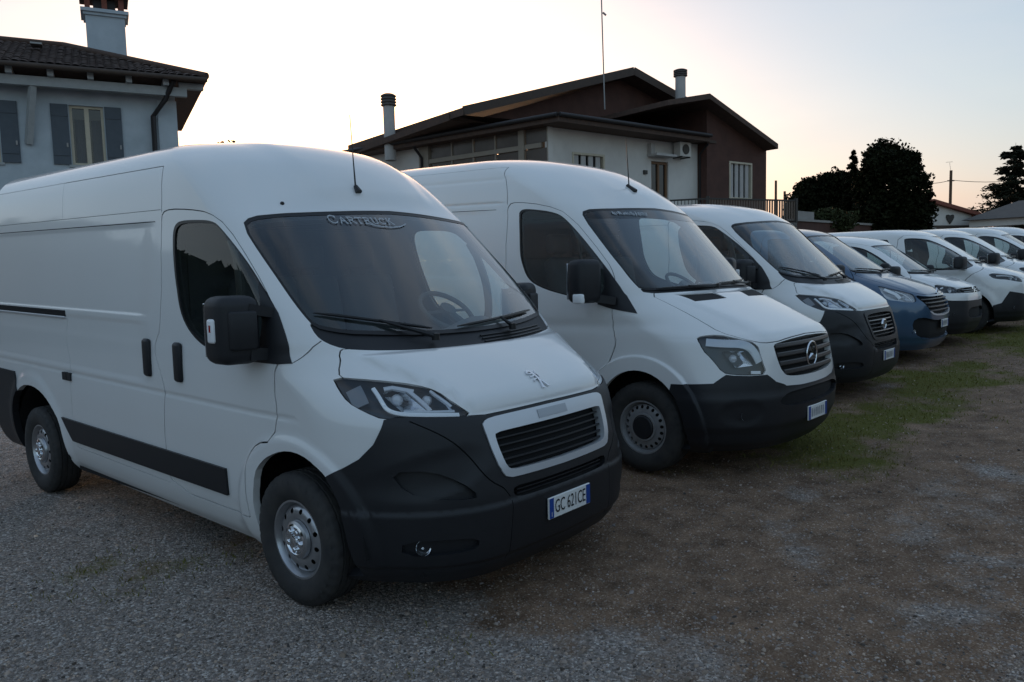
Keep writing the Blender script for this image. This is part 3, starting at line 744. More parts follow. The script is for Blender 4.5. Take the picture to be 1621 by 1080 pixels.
def box_van(name, loc, rz, top, front, detail=1., text=None, ptxt='', rake=.021, wheelbase=3.45, tail=-4.46):
    root = empty(name, loc, rz)
    S = Surf(boxlike_levels(top), tail, .12, box_disp)
    sk = Skin(S, .034/detail, .07/detail, .024/detail, rake); sk.fine = (.28, 1.0, .02) if detail >= 1 else None
    if detail >= 1:
        sk.rows = [(z, -4.25, .1, .09) for z in (.93, .945, .958, .971, .986, 1.0, 1.015, 1.03)]+[(z, -4.2, -1.4, .12) for z in (1.345, 1.36, 1.372, 1.385, 1.4, 1.415, 1.43, 1.945, 1.965, 1.985)]
        sk.rings = [(.02, .36, r) for r in (.47, .49, .51, .53, .55)]+[(-3.42, .36, r) for r in (.49, .52, .55, .58)]
    O = sk.outline; hi = top > 2.4
    AM = S.AN+S.AS+S.AR
    # --- wheel arches
    fa = O([(-.34, .20, 1), (-.345, .40, 1), (-.342, .50, 1), (-.30, .64, 1), (-.22, .715, 1), (-.142, .757, 1), (-.03, .795, 1), (.08, .805, 1), (.19, .785, 1), (.278, .743, 1), (.325, .70, 1), (.375, .62, 1), (.41, .52, 1), (.42, .40, 1), (.42, .20, 1)], 1)
    ra = O([(-2.89, .20, 1), (-2.895, .41, 1), (-2.925, .572, 1), (-3.02, .67, 1), (-3.131, .741, 1), (-3.27, .785, 1), (-3.42, .80, 1), (-3.60, .78, 1), (-3.76, .70, 1), (-3.86, .57, 1), (-3.89, .41, 1), (-3.90, .20, 1)], 1)
    for a in (fa, ra): a[0, 1] = a[-1, 1] = 0; sk.add('hole', np.concatenate([a, [[a[-1, 0], 0], [a[0, 0], 0]]]), -.04)
    # --- headlight
    hl = O([(.249, 1.172, 1), (.794, 1.153), (.67, 1.126), (.616, 1.093), (.58, 1.033), (.525, .972), (.673, .984), (.806, .997), (.876, .984), (.476, 1.021, 1), (.389, 1.06, 1), (.318, 1.113, 1)], 1)
    sk.add('headlight', offset_poly(densify(hl, .02), .006), -.002); sk.add('gap', hl, -.012)
    # --- side moulding strip
    sk.add('moulding', O([(-2.87, .613, 1), (-.60, .611, 1), (-.61, .458, 1), (-2.72, .455, 1)], 0), .014)
    # --- side window and door
    win = O([(-1.175, 1.905, 1), (-1.15, 1.955, 1), (-1.08, 1.973, 1), (-.90, 1.970, 1), (-.742, 1.960, 1), (-.64, 1.918, 1), (-.391, 1.746, 1), (-.213, 1.587, 1), (-.10, 1.475, 1), (.005, 1.30, 1), (.034, 1.228, 1), (-.055, 1.226, 1), (-.388, 1.232, 1), (-.651, 1.25, 1), (-.80, 1.28, 1), (-.927, 1.336, 1), (-1.043, 1.445, 1), (-1.115, 1.627, 1), (-1.16, 1.80, 1)], 2)
    sail = O([(-.27, 1.63, 1), (-.10, 1.475, 1), (.005, 1.30, 1), (.034, 1.228, 1), (-.055, 1.222, 1), (-.30, 1.222, 1)], 0)
    wi = offset_poly(densify(win, .02), .020)
    sk.add('sail', sail, .004); sk.add('door_window', wi, -.008); sk.add('seal', win, -.001)
    door = O([(-1.29, .37, 1), (-1.297, .601, 1), (-1.263, 1.027, 1), (-1.290, 1.364, 1), (-1.300, 1.741, 1), (-1.325, 1.96, 1), (-1.315, 2.03, 1), (-1.22, 2.045, 1), (-.999, 2.033, 1), (-.778, 2.007, 1), (-.597, 1.928, 1), (-.343, 1.718, 1), (-.097, 1.462, 1), (-.03, 1.33, 1), (-.045, 1.214, 1), (-.095, 1.027, 1), (-.115, .829, 1), (-.26, .805, 1), (-.36, .72, 1), (-.395, .60, 1), (-.405, .50, 1), (-.40, .40, 1), (-.41, .37, 1)], 1)
    door = densify(door, .024); sk.add('door', offset_poly(door, .0042), 0.); sk.add('gap', offset_poly(door, -.0042), -.010)
    # --- windscreen, cowl, bonnet
    ws = O([(0, 2.032), (.2, 2.026), (.43, 2.013), (.72, 1.992), (.84, 1.977), (.892, 1.93), (.905, 1.735), (.907, 1.58), (.90, 1.47), (.885, 1.40), (.82, 1.375), (.70, 1.357), (.48, 1.338), (.25, 1.328), (0, 1.325)], 1)
    ws = densify(ws, .02); sk.add('windscreen', offset_poly(ws, .024), -.004); sk.add('frit', ws, -.002)
    cow = O([(0, 1.345), (.25, 1.348), (.48, 1.358), (.70, 1.377), (.84, 1.405), (.895, 1.43), (.895, 1.36), (.875, 1.325), (.82, 1.292), (.70, 1.278), (.51, 1.265), (.33, 1.256), (0, 1.252)], 1)
    sk.add('cowl', cow, -.012)
    hood = O([(0, 1.255), (.33, 1.259), (.51, 1.268), (.70, 1.281), (.82, 1.297), (.845, 1.28), (.878, 1.218), (.905, 1.165), (.85, 1.10), (.70, 1.05), (.60, 1.00), (.53, .968), (.322, .969), (0, .972)], 1)
    hood = densify(hood, .024); sk.add('hood', offset_poly(hood, .003), .0); sk.add('gap', offset_poly(hood, -.002), -.012)
    # --- front end
    if front == 'chrome':
        go = O([(0, .957), (.30, .955), (.45, .952), (.50, .940), (.498, .90), (.485, .80), (.462, .71), (.425, .668), (.30, .663), (0, .660)], 1)
        gi = O([(0, .884), (.30, .884), (.440, .882), (.447, .86), (.437, .78), (.418, .72), (.385, .702), (.28, .697), (0, .694)], 1)
        sk.add('grille_hole', gi, -.045); sk.add('grille_frame', go, .013)
        it = O([(0, .618), (.25, .618), (.38, .622), (.40, .60), (.38, .566), (.25, .562), (0, .562)], 1)
    else:
        gi = O([(0, .930), (.28, .925), (.39, .912), (.41, .88), (.40, .80), (.375, .72), (.34, .68), (.26, .668), (0, .664)], 1)
        go = O([(0, .962), (.35, .957), (.45, .94), (.455, .90), (.44, .80), (.41, .70), (.37, .648), (.27, .64), (0, .636)], 1)
        sk.add('grille_hole', gi, -.045); sk.add('grille_frame', go, .012)
        it = O([(0, .612), (.25, .612), (.37, .614), (.385, .59), (.36, .548), (.25, .542), (0, .542)], 1)
    sk.add('intake', it, -.035)
    if detail >= .7:
        sk.add('pocket', O([(.895, .752), (.77, .752), (.66, .690), (.585, .612), (.66, .606), (.76, .622), (.858, .655)], 1), -.022)
        sk.add('fog_recess', O([(.865, .435), (.70, .435), (.60, .42), (.60, .375), (.70, .362), (.865, .365)], 1), -.018)
        sk.line([(.80, .975), (.695, .905), (.605, .809), (.546, .685), (.443, .612), (.42, .58)], .006, 2, 'bumper_seam', -.004)
        sk.line([(.415, .56), (.425, .40), (.43, .27)], .005, 0, 'bumper_seam', -.004)
    bt = S.dom([(0, .975), (.525, .972), (.673, .985), (.806, .998), (.876, .986), (.541, .877, 1), (.482, .809, 1), (.41, .767, 1), (.318, .72, 1), (.25, .60, 1), (.25, .40, 1)])
    bt[0, 0] = 0; sk.add('bumper', np.concatenate([bt, [[bt[-1, 0], 0], [0, 0]]]), .005)
    # --- tail bumper and panel joints of the flank
    rb = S.dom([(-3.77, .875, 1), (-3.70, .70, 1), (-3.70, .30, 1)]); bb = S.z2B(.875)
    sk.add('rear_bumper', np.concatenate([rb, [[rb[-1, 0], 0], [AM, 0], [AM, bb], [AM-.9, bb]]]), .012)
    if hi:
        sk.line([(-1.325, 2.03, 1), (-1.36, 2.2, 1), (-1.385, 2.313, 1)], .008, 0); sk.line([(-1.385, 2.313, 1), (-2.90, 2.315, 1)], .008, 0)
        sk.line([(-2.83, 2.045, 1), (-2.90, 2.315, 1), (-4.3, 2.315, 1)], .005, 0); sk.line([(-1.40, 1.978, 1), (-4.3, 1.985, 1)], .007, 0); sk.line([(-1.34, 2.047, 1), (-4.3, 2.047, 1)], .004, 0)
    else:
        sk.line([(-1.33, 1.99, 1), (-4.3, 1.99, 1)], .006, 0)
    sk.line([(-2.68, 1.385, 1), (-2.68, .63, 1)], .005, 0); sk.line([(-1.305, .40, 1), (-2.68, .41, 1), (-2.68, .45, 1)], .005, 0)
    sk.line([(.03, 1.228, 1), (.114, 1.308, 1), (.135, 1.335, 1)], .005, 0)
    sk.build()
    # ------------------ panels
    WP = 'white_paint'
    sk.obj('body', 'body', WP, root); sk.obj('panel_gap', 'gap', 'gap_black', root, walls=False)
    sk.obj('bonnet', 'hood', WP, root); sk.obj('windscreen', 'windscreen', 'windscreen_glass', root, walls=False); sk.obj('windscreen_surround', 'frit', 'seal', root)
    sk.obj('cowl_panel', 'cowl', 'black_plastic', root)
    bo = sk.obj('front_bumper', 'bumper', 'black_plastic', root); sk.obj('intake_backing', 'intake', 'gap_black', bo, walls=False); sk.obj('bumper_seam', 'bumper_seam', 'gap_black', bo, walls=False)
    fr = sk.obj('grille_frame', 'grille_frame', 'satin_chrome' if front == 'chrome' else 'black_plastic', root)
    gr = sk.obj('grille', 'grille_hole', 'gap_black', root, walls=False)
    sk.obj('rear_bumper', 'rear_bumper', 'black_plastic', root)
    sel = lambda c: (c[:, 2] > .8) & (c[:, 0] > -1.45) & ((c[:, 2] > 1.24) | (c[:, 0] < .2))
    sk.obj('interior_lining', ['body', 'door', 'gap', 'seal', 'frit'], 'interior_dark', root, off=-.035, sel=sel, flip=True)
    for sg in (-1, 1):
        d = sk.obj('door', 'door', WP, root, sg); sk.obj('window_seal', 'seal', 'seal', d, sg); sk.obj('side_window', 'door_window', 'side_glass', d, sg, walls=False)
        sk.obj('mirror_base', 'sail', 'black_plastic', d, sg)
        V, F = sk.rib([(-.56, 1.86, 1), (-.52, 1.24, 1)], -.03, .06, .016, sg, 0); mk('window_divider', V, F, 'seal', d)
        sk.obj('side_moulding', 'moulding', 'black_plastic', root, sg)
        # headlight
        h = sk.obj('headlight', 'headlight', 'lamp_lens', root, sg, walls=False)
        hp = densify(hl, .03)
        sk.obj('lamp_housing', 'headlight', 'lamp_dark', h, sg, off=-.012, walls=False, fun=lambda q: -np.minimum(.055, 1.1*dist_poly(hp, q)))
        V, F = sk.rib([(.834, 1.122), (.847, 1.06), (.85, 1.03), (.82, 1.010), (.72, 1.000), (.59, .989)], -.014, .019, .010, sg, 2); mk('light_bar', V, F, 'drl_white', h)
        lamp_box(h, sk, [(.822, 1.105), (.738, 1.122), (.712, 1.024), (.805, 1.026)], sg); lamp_box(h, sk, [(.700, 1.112), (.632, 1.092), (.598, 1.012), (.690, 1.018)], sg)
        for st, w_, m_ in (([(.80, 1.12), (.765, 1.125), (.70, 1.105)],   .022, 'lamp_bright'), ([(.722, 1.115), (.70, 1.02)], .020, 'lamp_bright'), ([(.80, 1.022), (.66, 1.012), (.60, 1.008)], .014, 'lamp_bright'), ([(.635, 1.10), (.60, 1.03)], .014, 'satin_chrome')):
            V, F = sk.rib(st, -.022, w_, .012, sg, 0); mk('lamp_fin', V, F, m_, h)
        V, F = sk.rib([(.37, 1.125, 1), (.45, 1.05, 1)], -.02, .075, .006, sg, 0); mk('side_reflector', V, F, 'lamp_grey', h)
        sk.obj('fog_lamp_recess', 'fog_recess', 'black_plastic', bo, sg, walls=False); sk.obj('bumper_pocket', 'pocket', 'black_plastic', bo, sg, walls=False)
        # handles
        for hx, par in ((-1.045, d), (-1.43, root)):
            b = MB(); pp, nn = sk.pt((hx, 1.16, 1), .002, sg); b.rbox((-.042, -.012, -.115), (.042, .022, .115), .02, seg=3)
            b.v = [(q[0]+pp.x, q[1]*sg+pp.y, q[2]+pp.z) for q in b.v]; b.obj('door_handle', 'black_plastic', par, 45)
        # fog lamp
        pp, nn = sk.pt((.806, .398), -.006, sg); f = lamp_bowl(bo, pp, nn, .036, .03, 'fog_lamp', aim=(1, sg*.5, .25), m='chrome')
        # sliding door rail
        V, F = sk.rib([(-2.70, 1.372, 1), (-4.30, 1.372, 1)], -.004, .055, .006, sg, 0); rl = mk('door_rail', V, F, 'gap_black', root)
        V, F = sk.rib([(-2.70, 1.352, 1), (-4.30, 1.352, 1)], .0, .014, .012, sg, 0); mk('rail_lip', V, F, 'satin_chrome', rl)
        # mirror with two-part housing
        mirror_box(root, sg)
    # fuel catch on the right flank
    b = MB()
    for x0, x1 in ((-2.77, -2.70), (-2.69, -2.63)):
        pp, nn = sk.pt(((x0+x1)/2, .93, 1), 0, -1); b.box((x0, pp.y-.012, pp.z-.028), (x1, pp.y+.01, pp.z+.028))
    b.obj('fuel_flap_catch', 'black_plastic', root)
    # grille bars
    if front == 'chrome':
        for z in (.72, .753, .787, .82, .853):
            hw = np.interp(z, [.70, .72, .78, .86], [.38, .41, .432, .44])
            V, F = sk.rib([(0, z), (hw*.5, z), (hw, z)], -.030, .010, .018, 1, 0, both=True); mk('grille_bar', V, F, 'black_plastic', gr)
        V, F = sk.rib([(0, .922), (.12, .921)], .014, .045, .002, 1, 0, both=True); mk('frame_badge_recess', V, F, 'badge_silver', fr)
    else:
        for z in (.695, .735, .775, .815, .855, .895):
            hw = np.interp(z, [.66, .70, .8, .92], [.30, .35, .385, .37])
            V, F = sk.rib([(0, z), (hw*.5, z), (hw, z)], -.030, .016, .028, 1, 0, both=True); mk('grille_bar', V, F, 'lamp_grey' if z in (.735, .855) else 'black_plastic', gr)
    for z in (.58, .60):
        V, F = sk.rib([(0, z), (.36, z)], -.03, .007, .02, 1, 0, both=True); mk('intake_bar', V, F, 'black_plastic', bo)
    # emblem
    if front == 'chrome':
        lion_emblem(root, sk)
    else:
        pp, nn = sk.pt((0, .80), .0, 1); b = MB(); b.lathe([(0, .062), (.018, .058), (.02, .05), (.012, .046), (.012, 0)], 32, axis='x', c=pp); em = b.obj('emblem', 'chrome', root, 40)
        b = MB(); b.lathe([(.014, .044), (.017, 0)], 24, axis='x', c=pp); b.obj('emblem_face', 'lamp_grey', em)
    # bumper plate carrier and plate
    plate(root, .968, .462, ptxt)
    # cowl louvres
    for k, zz in enumerate((1.272, 1.287, 1.302)):
        V, F = sk.rib([(-.02+.0, zz), (.35, zz+.004), (.66, zz+.014)], -.010, .008, .006, 1, 0); mk('cowl_louvre', V, F, 'seal', root)
    wiper(root, sk, (-.86, 1.462), (-.30, 1.352), -1, (-.33, 1.30)); wiper(root, sk, (-.12, 1.350), (.66, 1.395), 1, (.30, 1.31))
    # roof aerial
    if hi:
        pp, nn = sk.pt((.166, 2.14), .0, -1); b = MB(); b.tube([pp+Vector((.02, 0, -.01)), pp+Vector((-.01, 0, .03))], [.022, .012], 8); b.tube([pp+Vector((-.01, 0, .03)), pp+Vector((-.02, 0, .18)), pp+Vector((-.035, 0, .45))], [.006, .004, .0025], 6); b.obj('aerial', 'seal', root, 40)
        pp, nn = sk.pt((.66, 2.05), .002, -1); b = MB(); b.lathe([(-.004, .012), (.006, .010), (.008, 0)], 10, axis='x', c=pp); b.obj('washer_jet', 'seal', root)
    if text: decal_text(root, sk, *text)
    # interior, underside, wheels
    cabin(root, sk, 1.30, .28, .86, (-.30, .42, 1.40), -1.05, -1.36, .98, 1.98)
    b = MB(); b.box((tail+.15, -.79, .24), (.70, .79, .50)); b.box((-2.85, -.93, .26), (-.42, .93, .42)); b.obj('underbody', 'gap_black', root)
    arch_liner(root, .03, .985, .50, .345); arch_liner(root, -3.40, .985, .52, .345)
    for x, yy in ((0, .905), (-wheelbase, .895)):
        for sg in (-1, 1): wheel(root, x, sg*yy, 'silver', .341, .215, .195)
    return root, sk

def mirror_box(root, sg):
    y0 = 1.045; b = MB()
    def tp(q): return (q.x*(1-.25*(q.y > 0)), q.y, q.z)
    b.rbox((-.21, y0+.03, 1.225), (-.02, y0+.232, 1.565), .055, seg=4)
    b.rbox((-.05, y0+.065, 1.30), (.0, y0+.195, 1.49), .012, seg=2)
    b.v = [(q[0]-.10-(q[1]-y0)*.25, (q[1]-.04)*sg, q[2]) for q in b.v]
    o = b.obj('wing_mirror', 'black_plastic', root, 50)
    for z0, z1, w in ((1.50, 1.47, .05), (1.275, 1.265, .06)):
        b = MB(); b.prism((-.19, sg*(y0+.05), z0), (-.17, sg*.955, z1), .10, w); b.obj('mirror_arm', 'black_plastic', o, 40)
    b = MB(); b.rbox((-.375, sg*(y0+.09)-.08, 1.26), (-.36, sg*(y0+.09)+.08, 1.53), .004); b.obj('mirror_glass', 'chrome', o)
    b = MB(); b.rbox((-.120, y0+.214, 1.335), (-.060, y0+.245, 1.455), .013, seg=3); b.v = [(q[0]-.17, (q[1]-.04)*sg, q[2]) for q in b.v]; ind = b.obj('indicator_lamp', 'drl_white', o, 50)
    b = MB(); b.box((-.262, sg*(y0+.203)-.004, 1.39), (-.248, sg*(y0+.206)+.001, 1.425)); b.obj('indicator_bulb', 'red_lens', ind)

def lion_emblem(root, sk):
    """upright rampant lion badge: body, raised forelegs, hind legs, tail"""
    st = [([(-.030, .058), (-.022, .062), (-.006, .060), (.004, .045), (.010, .02), (.006, -.01), (-.004, -.055)], .014),
          ([(.004, .03), (-.018, .022), (-.036, .024)], .008), ([(.002, .044), (-.02, .042), (-.040, .052)], .008), ([(-.002, .005), (-.024, .002), (-.03, -.008)], .007),
          ([(.008, .0), (.022, -.02), (.040, -.048)], .011), ([(-.012, -.056), (.010, -.056)], .007), ([(.034, -.050), (.052, -.050)], .007),
          ([(.010, .01), (.028, .002), (.032, .022), (.022, .04), (.034, .058)], .006), ([(-.03, .058), (-.036, .048)], .007)]
    b = MB(); z0 = 1.062
    for pts, w in st:
        pts = densify(chaikin(pts, 2, False), .008, False); t = np.gradient(pts, axis=0); t /= np.linalg.norm(t, axis=1, keepdims=True); nn = np.stack([-t[:,1], t[:,0]], 1)
        a = pts+nn*w/2; c = pts-nn*w/2; Q = np.stack([a, a*.9+pts*.1, c*.9+pts*.1, c], 1).reshape(-1, 2)*[1, .62]+[0, z0]
        V = list(sk.pts(Q, np.tile([.001, .009, .009, .001], len(pts))))
        m = len(pts); b.add(V, [(4*i+k, 4*i+k+1, 4*i+k+5, 4*i+k+4) for i in range(m-1) for k in range(3)]+[(0, 1, 2, 3), (4*m-4, 4*m-3, 4*m-2, 4*m-1)])
    return b.obj('emblem', 'chrome', root, 40)
# ------------------------------------------------------------------ other vans, from outline sheets
def fam(zh, xh, zb, xb, zt, xt, ztop, w, ov, c0=.42, c1=.5):
    """levels of a compact van: bonnet edge (zh, xh), windscreen foot (zb, xb) and head (zt, xt), roof height, half width, overhang"""
    L = [[.20, ov-.10, w-.09, .10, c0-.04, .50], [.30, ov-.03, w-.03, .11, c0, .48], [.48, ov, w-.012, .12, c0, .46], [zh-.32, ov-.008, w-.006, .12, c0+.02, .46],
         [zh-.16, (ov+xh)/2+.03, w, .13, (c0+c1)/2, .46], [zh, xh, w, .14, c1, .45]]
    for f, g in ((.18, .10), (.42, .32), (.70, .63)):
        L.append([zh+(zb-zh)*f, xh+(xb-xh)*(g+.02), w-.002, .15+.03*f, c1-.10*f, .46+.14*f])
    L.append([zb, xb, w-.008, .19, .34, .66])
    for f in (.14, .34, .6, .85, 1):
        L.append([zb+(zt-zb)*f, xb+(xt-xb)*f, w-.008-.10*f-.015*f*f, .20, .26 if f > .2 else .30, .74-.06*f])
    wt = L[-1][2]; dz = ztop-zt
    for f, dx, k, a, c, t in ((.34, .09, .965, .21, .28, .60), (.62, .22, .89, .22, .28, .52), (.82, .37, .76, .22, .25, .5), (.93, .52, .57, .2, .2, .5), (.985, .68, .32, .2, .15, .5), (1, .85, 0, .2, .1, .5)):
        L.append([zt+dz*f, xt-dx, wt*k, a, c, t])
    return L
SPR_LEV = [
 # z    xf    w     a    c    t0
 [.22, .86, .88, .18, .27, .52],
 [.30, .93, .945,.19, .28, .50],
 [.45, .970,.978,.20, .29, .50],
 [.60, .978,.988,.20, .30, .50],
 [.70, .966,.992,.18, .35, .48],
 [.80, .950,.993,.16, .43, .46],
 [.95, .923,.994,.15, .53, .45],
 [1.02,.900,.994,.14, .58, .45],
 [1.06,.855,.994,.14, .60, .45],
 [1.11,.765,.994,.15, .60, .45],
 [1.18,.620,.993,.16, .56, .48],
 [1.25,.465,.992,.17, .50, .54],
 [1.32,.310,.990,.18, .42, .62],
 [1.38,.190,.988,.19, .32, .70],
 [1.46,.110,.980,.19, .26, .75],
 [1.62,-.035,.966,.18,.23, .78],
 [1.82,-.215,.945,.18,.22, .79],
 [2.00,-.378,.925,.18,.23, .78],
 [2.09,-.462,.914,.19,.25, .74],
 [2.16,-.535,.905,.20,.28, .66],
 [2.26,-.66,.888,.22,.32, .58],
 [2.36,-.82,.862,.24,.35, .52],
 [2.44,-.98,.83,.25,.36, .5],
 [2.50,-1.14,.785,.26,.34, .5],
 [2.55,-1.34,.70,.26,.30, .5],
 [2.58,-1.52,.58,.24,.25, .5],
 [2.60,-1.70,.40,.22,.2, .5],
 [2.608,-1.85,.2,.2,.15, .5],
 [2.61,-2.0,.0,.2,.1, .5]]
def ell(cx, cz, rx, rz, z0=.2, n=13):
    """wheel opening seen from the side"""
    p = [(cx-rx, z0, 1)]+[(cx-rx*math.cos(math.pi*i/(n-1)), cz+rz*math.sin(math.pi*i/(n-1)), 1) for i in range(n)]+[(cx+rx, z0, 1)]
    return p
def star_emblem(root, p, r):
    """three-pointed star in a ring"""
    b = MB(); b.tube([(p.x, p.y+r*math.cos(a), p.z+r*math.sin(a)) for a in np.linspace(0, 2*math.pi, 41)], r*.085, 8, caps=False)
    o = b.obj('emblem_ring', 'chrome', root, 60)
    b = MB()
    for k in range(3):
        a = math.pi/2+2*math.pi*k/3; d = Vector((0, math.cos(a), math.sin(a))); e = Vector((0, -math.sin(a), math.cos(a))); t = Vector((.012, 0, 0)); P = Vector(p)
        b.add([P+e*r*.15, P-e*r*.15, P+d*r*.98, P+t+d*r*.08, P+t*.3+d*r*.98], [(0, 3, 4, 2), (3, 1, 2, 4), (0, 1, 3)])
    b.obj('emblem_star', 'chrome', o); return o
def mirror_gen(root, sg, x, y, z, w, h, d, arm_to, paint='black_plastic', lamp=None):
    """door mirror: housing centre (x, y, z), w across the van, h high, d deep"""
    b = MB(); b.rbox((x-d/2, y-w/2, z-h/2), (x+d/2, y+w/2, z+h/2), min(w, d, h)*.3, seg=3, taper=lambda q: (q.x*(1-.35*(q.z < 0)*0)-.25*q.y, q.y, q.z))
    b.v = [(q[0], q[1]*sg, q[2]) for q in b.v]; o = b.obj('wing_mirror', paint, root, 50)
    b = MB(); b.prism((x+d*.1, sg*(y-w*.3), z-h*.38), (arm_to[0], sg*arm_to[1], arm_to[2]), .09, .06); b.obj('mirror_arm', 'black_plastic', o, 40)
    b = MB(); b.rbox((x-d/2-.012, y-w/2+.02, z-h/2+.03), (x-d/2+.004, y+w/2-.02, z+h/2-.03), .005); b.v = [(q[0]-.25*(q[1]-y), q[1]*sg, q[2]) for q in b.v]; b.obj('mirror_glass', 'chrome', o)
    if lamp:
        b = MB(); b.rbox((x-.01, y+w/2-.035, z-h/2+.0), (x+d/2-.005, y+w/2+.008, z-h/2+lamp), .012, seg=2); b.v = [(q[0]-.25*(q[1]-y), q[1]*sg, q[2]) for q in b.v]; b.obj('indicator_lamp', 'drl_white', o, 50)
    return o

def gen_van(name, loc, rz, q):
    """builds a van from its outline sheet q"""
    root = empty(name, loc, rz); S = Surf(q['lev'], q['tail'], q.get('rc', .12), q.get('disp')); h = q.get('h', .045)
    sk = Skin(S, h, h*2.1, h*.75, q.get('rake', .03)); O = sk.outline; AM = S.AN+S.AS+S.AR; P = q.get('paint', 'white_paint')
    if q.get('fine'): sk.fine = q['fine']
    sk.rows = q.get('rows', []); sk.rings = q.get('rings', [])
    for a in q['arches']:
        a = O(a, 1); a[0, 1] = a[-1, 1] = 0; sk.add('hole', np.concatenate([a, [[a[-1, 0], 0], [a[0, 0], 0]]]), -.04)
    hl = O(q['headlight'], 1); sk.add('headlight', offset_poly(densify(hl, .02), .005), -.002); sk.add('gap', hl, -.012)
    if 'sail' in q: sk.add('sail', O(q['sail'], 0), .004)
    extra = q.get('extra', [])
    for nm, o, off, m, sd in extra: sk.add(nm, O(o, 0 if nm == 'bonnet_vent' else 1), off)
    for i, w in enumerate(q['windows']):
        w = O(w, 2); sk.add('win%d' % i, offset_poly(densify(w, .02), .018), -.008); sk.add('seal%d' % i, w, -.001)
    for i, d in enumerate(q['doors']):
        d = densify(O(d, 1), .024); sk.add('door%d' % i, offset_poly(d, .0035), 0.); sk.add('gap', offset_poly(d, -.0035), -.010)
    ws = densify(O(q['ws'], 1), .02); sk.add('windscreen', offset_poly(ws, .022), -.004); sk.add('frit', ws, -.002)
    sk.add('cowl', O(q['cowl'], 1), -.010)
    sk.add('grille_hole', O(q['grille'], 1), -.045)
    if 'frame' in q: sk.add('grille_frame', O(q['frame'], 1), .010)
    if 'intake' in q: sk.add('intake', O(q['intake'], 1), -.03)
    hd = densify(O(q['hood'], 1), .024); sk.add('hood', offset_poly(hd, .003), 0.); sk.add('gap', offset_poly(hd, -.004), -.012)
    bt = S.dom(q['bumper']); bt[0, 0] = 0; sk.add('bumper', np.concatenate([bt, [[bt[-1, 0], 0], [0, 0]]]), .005)
    if 'rear_bumper' in q:
        xb, zb = q['rear_bumper']; rb = S.dom([(xb, zb, 1), (xb, .3, 1)]); bb = S.z2B(zb); sk.add('rear_bumper', np.concatenate([rb, [[rb[-1, 0], 0], [AM, 0], [AM, bb], [AM-.9, bb]]]), .012)
    for l in q.get('lines', []): sk.line(l, .006, 0)
    sk.build()
    sk.obj('body', 'body', P, root); sk.obj('panel_gap', 'gap', 'gap_black', root, walls=False); sk.obj('bonnet', 'hood', P, root)
    sk.obj('windscreen', 'windscreen', 'windscreen_glass', root, walls=False); sk.obj('windscreen_surround', 'frit', 'seal', root); sk.obj('cowl_panel', 'cowl', 'black_plastic', root)
    bo = sk.obj('front_bumper', 'bumper', q.get('bumper_mat', 'black_plastic'), root)
    if 'intake' in q: sk.obj('intake_backing', 'intake', 'gap_black', bo, walls=False)
    if 'frame' in q: sk.obj('grille_frame', 'grille_frame', q.get('frame_mat', 'black_plastic'), root)
    gr = sk.obj('grille', 'grille_hole', 'gap_black', root, walls=False)
    if 'rear_bumper' in q: sk.obj('rear_bumper', 'rear_bumper', 'black_plastic', root)
    xcab = q.get('lining_x', -1.5); zb = q['zb']
    sk.obj('interior_lining', ['body', 'gap', 'frit']+['door%d' % i for i in range(len(q['doors']))]+['seal%d' % i for i in range(len(q['windows']))], 'interior_dark', root, off=-.035, sel=lambda c: (c[:, 2] > .8) & (c[:, 0] > xcab) & ((c[:, 2] > zb) | (c[:, 0] < 0)), flip=True)
    for nm, o, off, m, sd in extra:
        if sd: sk.obj(nm, nm, m, root)
        else: [sk.obj(nm, nm, m, root, sg) for sg in (-1, 1)]
    hp = densify(hl, .03)
    for sg in (-1, 1):
        d = None
        for i in range(len(q['doors'])):
            d2 = sk.obj('door', 'door%d' % i, P, root, sg); d = d or d2
        for i in range(len(q['windows'])):
            par = d if i == 0 else root
            sk.obj('window_seal', 'seal%d' % i, 'seal', par, sg); sk.obj('side_window', 'win%d' % i, 'side_glass', par, sg, walls=False)
        if 'divider' in q: V, F = sk.rib(q['divider'], -.02, .03, .01, sg, 0); mk('window_divider', V, F, 'seal', d)
        if 'sail' in q: sk.obj('mirror_base', 'sail', 'black_plastic', d, sg)
        l = sk.obj('headlight', 'headlight', 'lamp_lens', root, sg, walls=False)
        sk.obj('lamp_housing', 'headlight', q.get('lamp_mat', 'lamp_dark'), l, sg, off=-.012, walls=False, fun=lambda c: -np.minimum(.05, 1.0*dist_poly(hp, c)))
        for c, r in q['bowls']:
            pp, nn = sk.pt(c, -.02, sg); lamp_bowl(l, pp, nn, r, .04, aim=(1, sg*.35, 0), m='lamp_bright')
        for qd in q.get('boxes', []): lamp_box(l, sk, qd, sg)
        for st, wd, m in q.get('lamp_bars', []):
            V, F = sk.rib(st, -.016, wd, .008, sg, 2); mk('light_bar', V, F, m, l)
        for hx, hz in q.get('handles', []):
            b = MB(); pp, nn = sk.pt((hx, hz, 1), .002, sg); b.rbox((-.085, -.01, -.022), (.085, .03, .022), .014, seg=2); b.v = [(w[0]+pp.x, w[1]*sg+pp.y, w[2]+pp.z) for w in b.v]; b.obj('door_handle', q.get('handle_mat', 'black_plastic'), d, 45)
        mirror_gen(root, sg, *q['mirror'])
        if 'fog' in q:
            pp, nn = sk.pt(q['fog'], -.002, sg); lamp_bowl(bo, pp, nn, .035, .03, 'fog_lamp', aim=(1, sg*.3, 0), m='satin_chrome')
    for z, hw, t, m in q.get('bars', []):
        V, F = sk.rib([(0, z), (hw*.5, z), (hw, z)], -.032, t, .03, 1, 0, both=True); mk('grille_bar', V, F, m, gr)
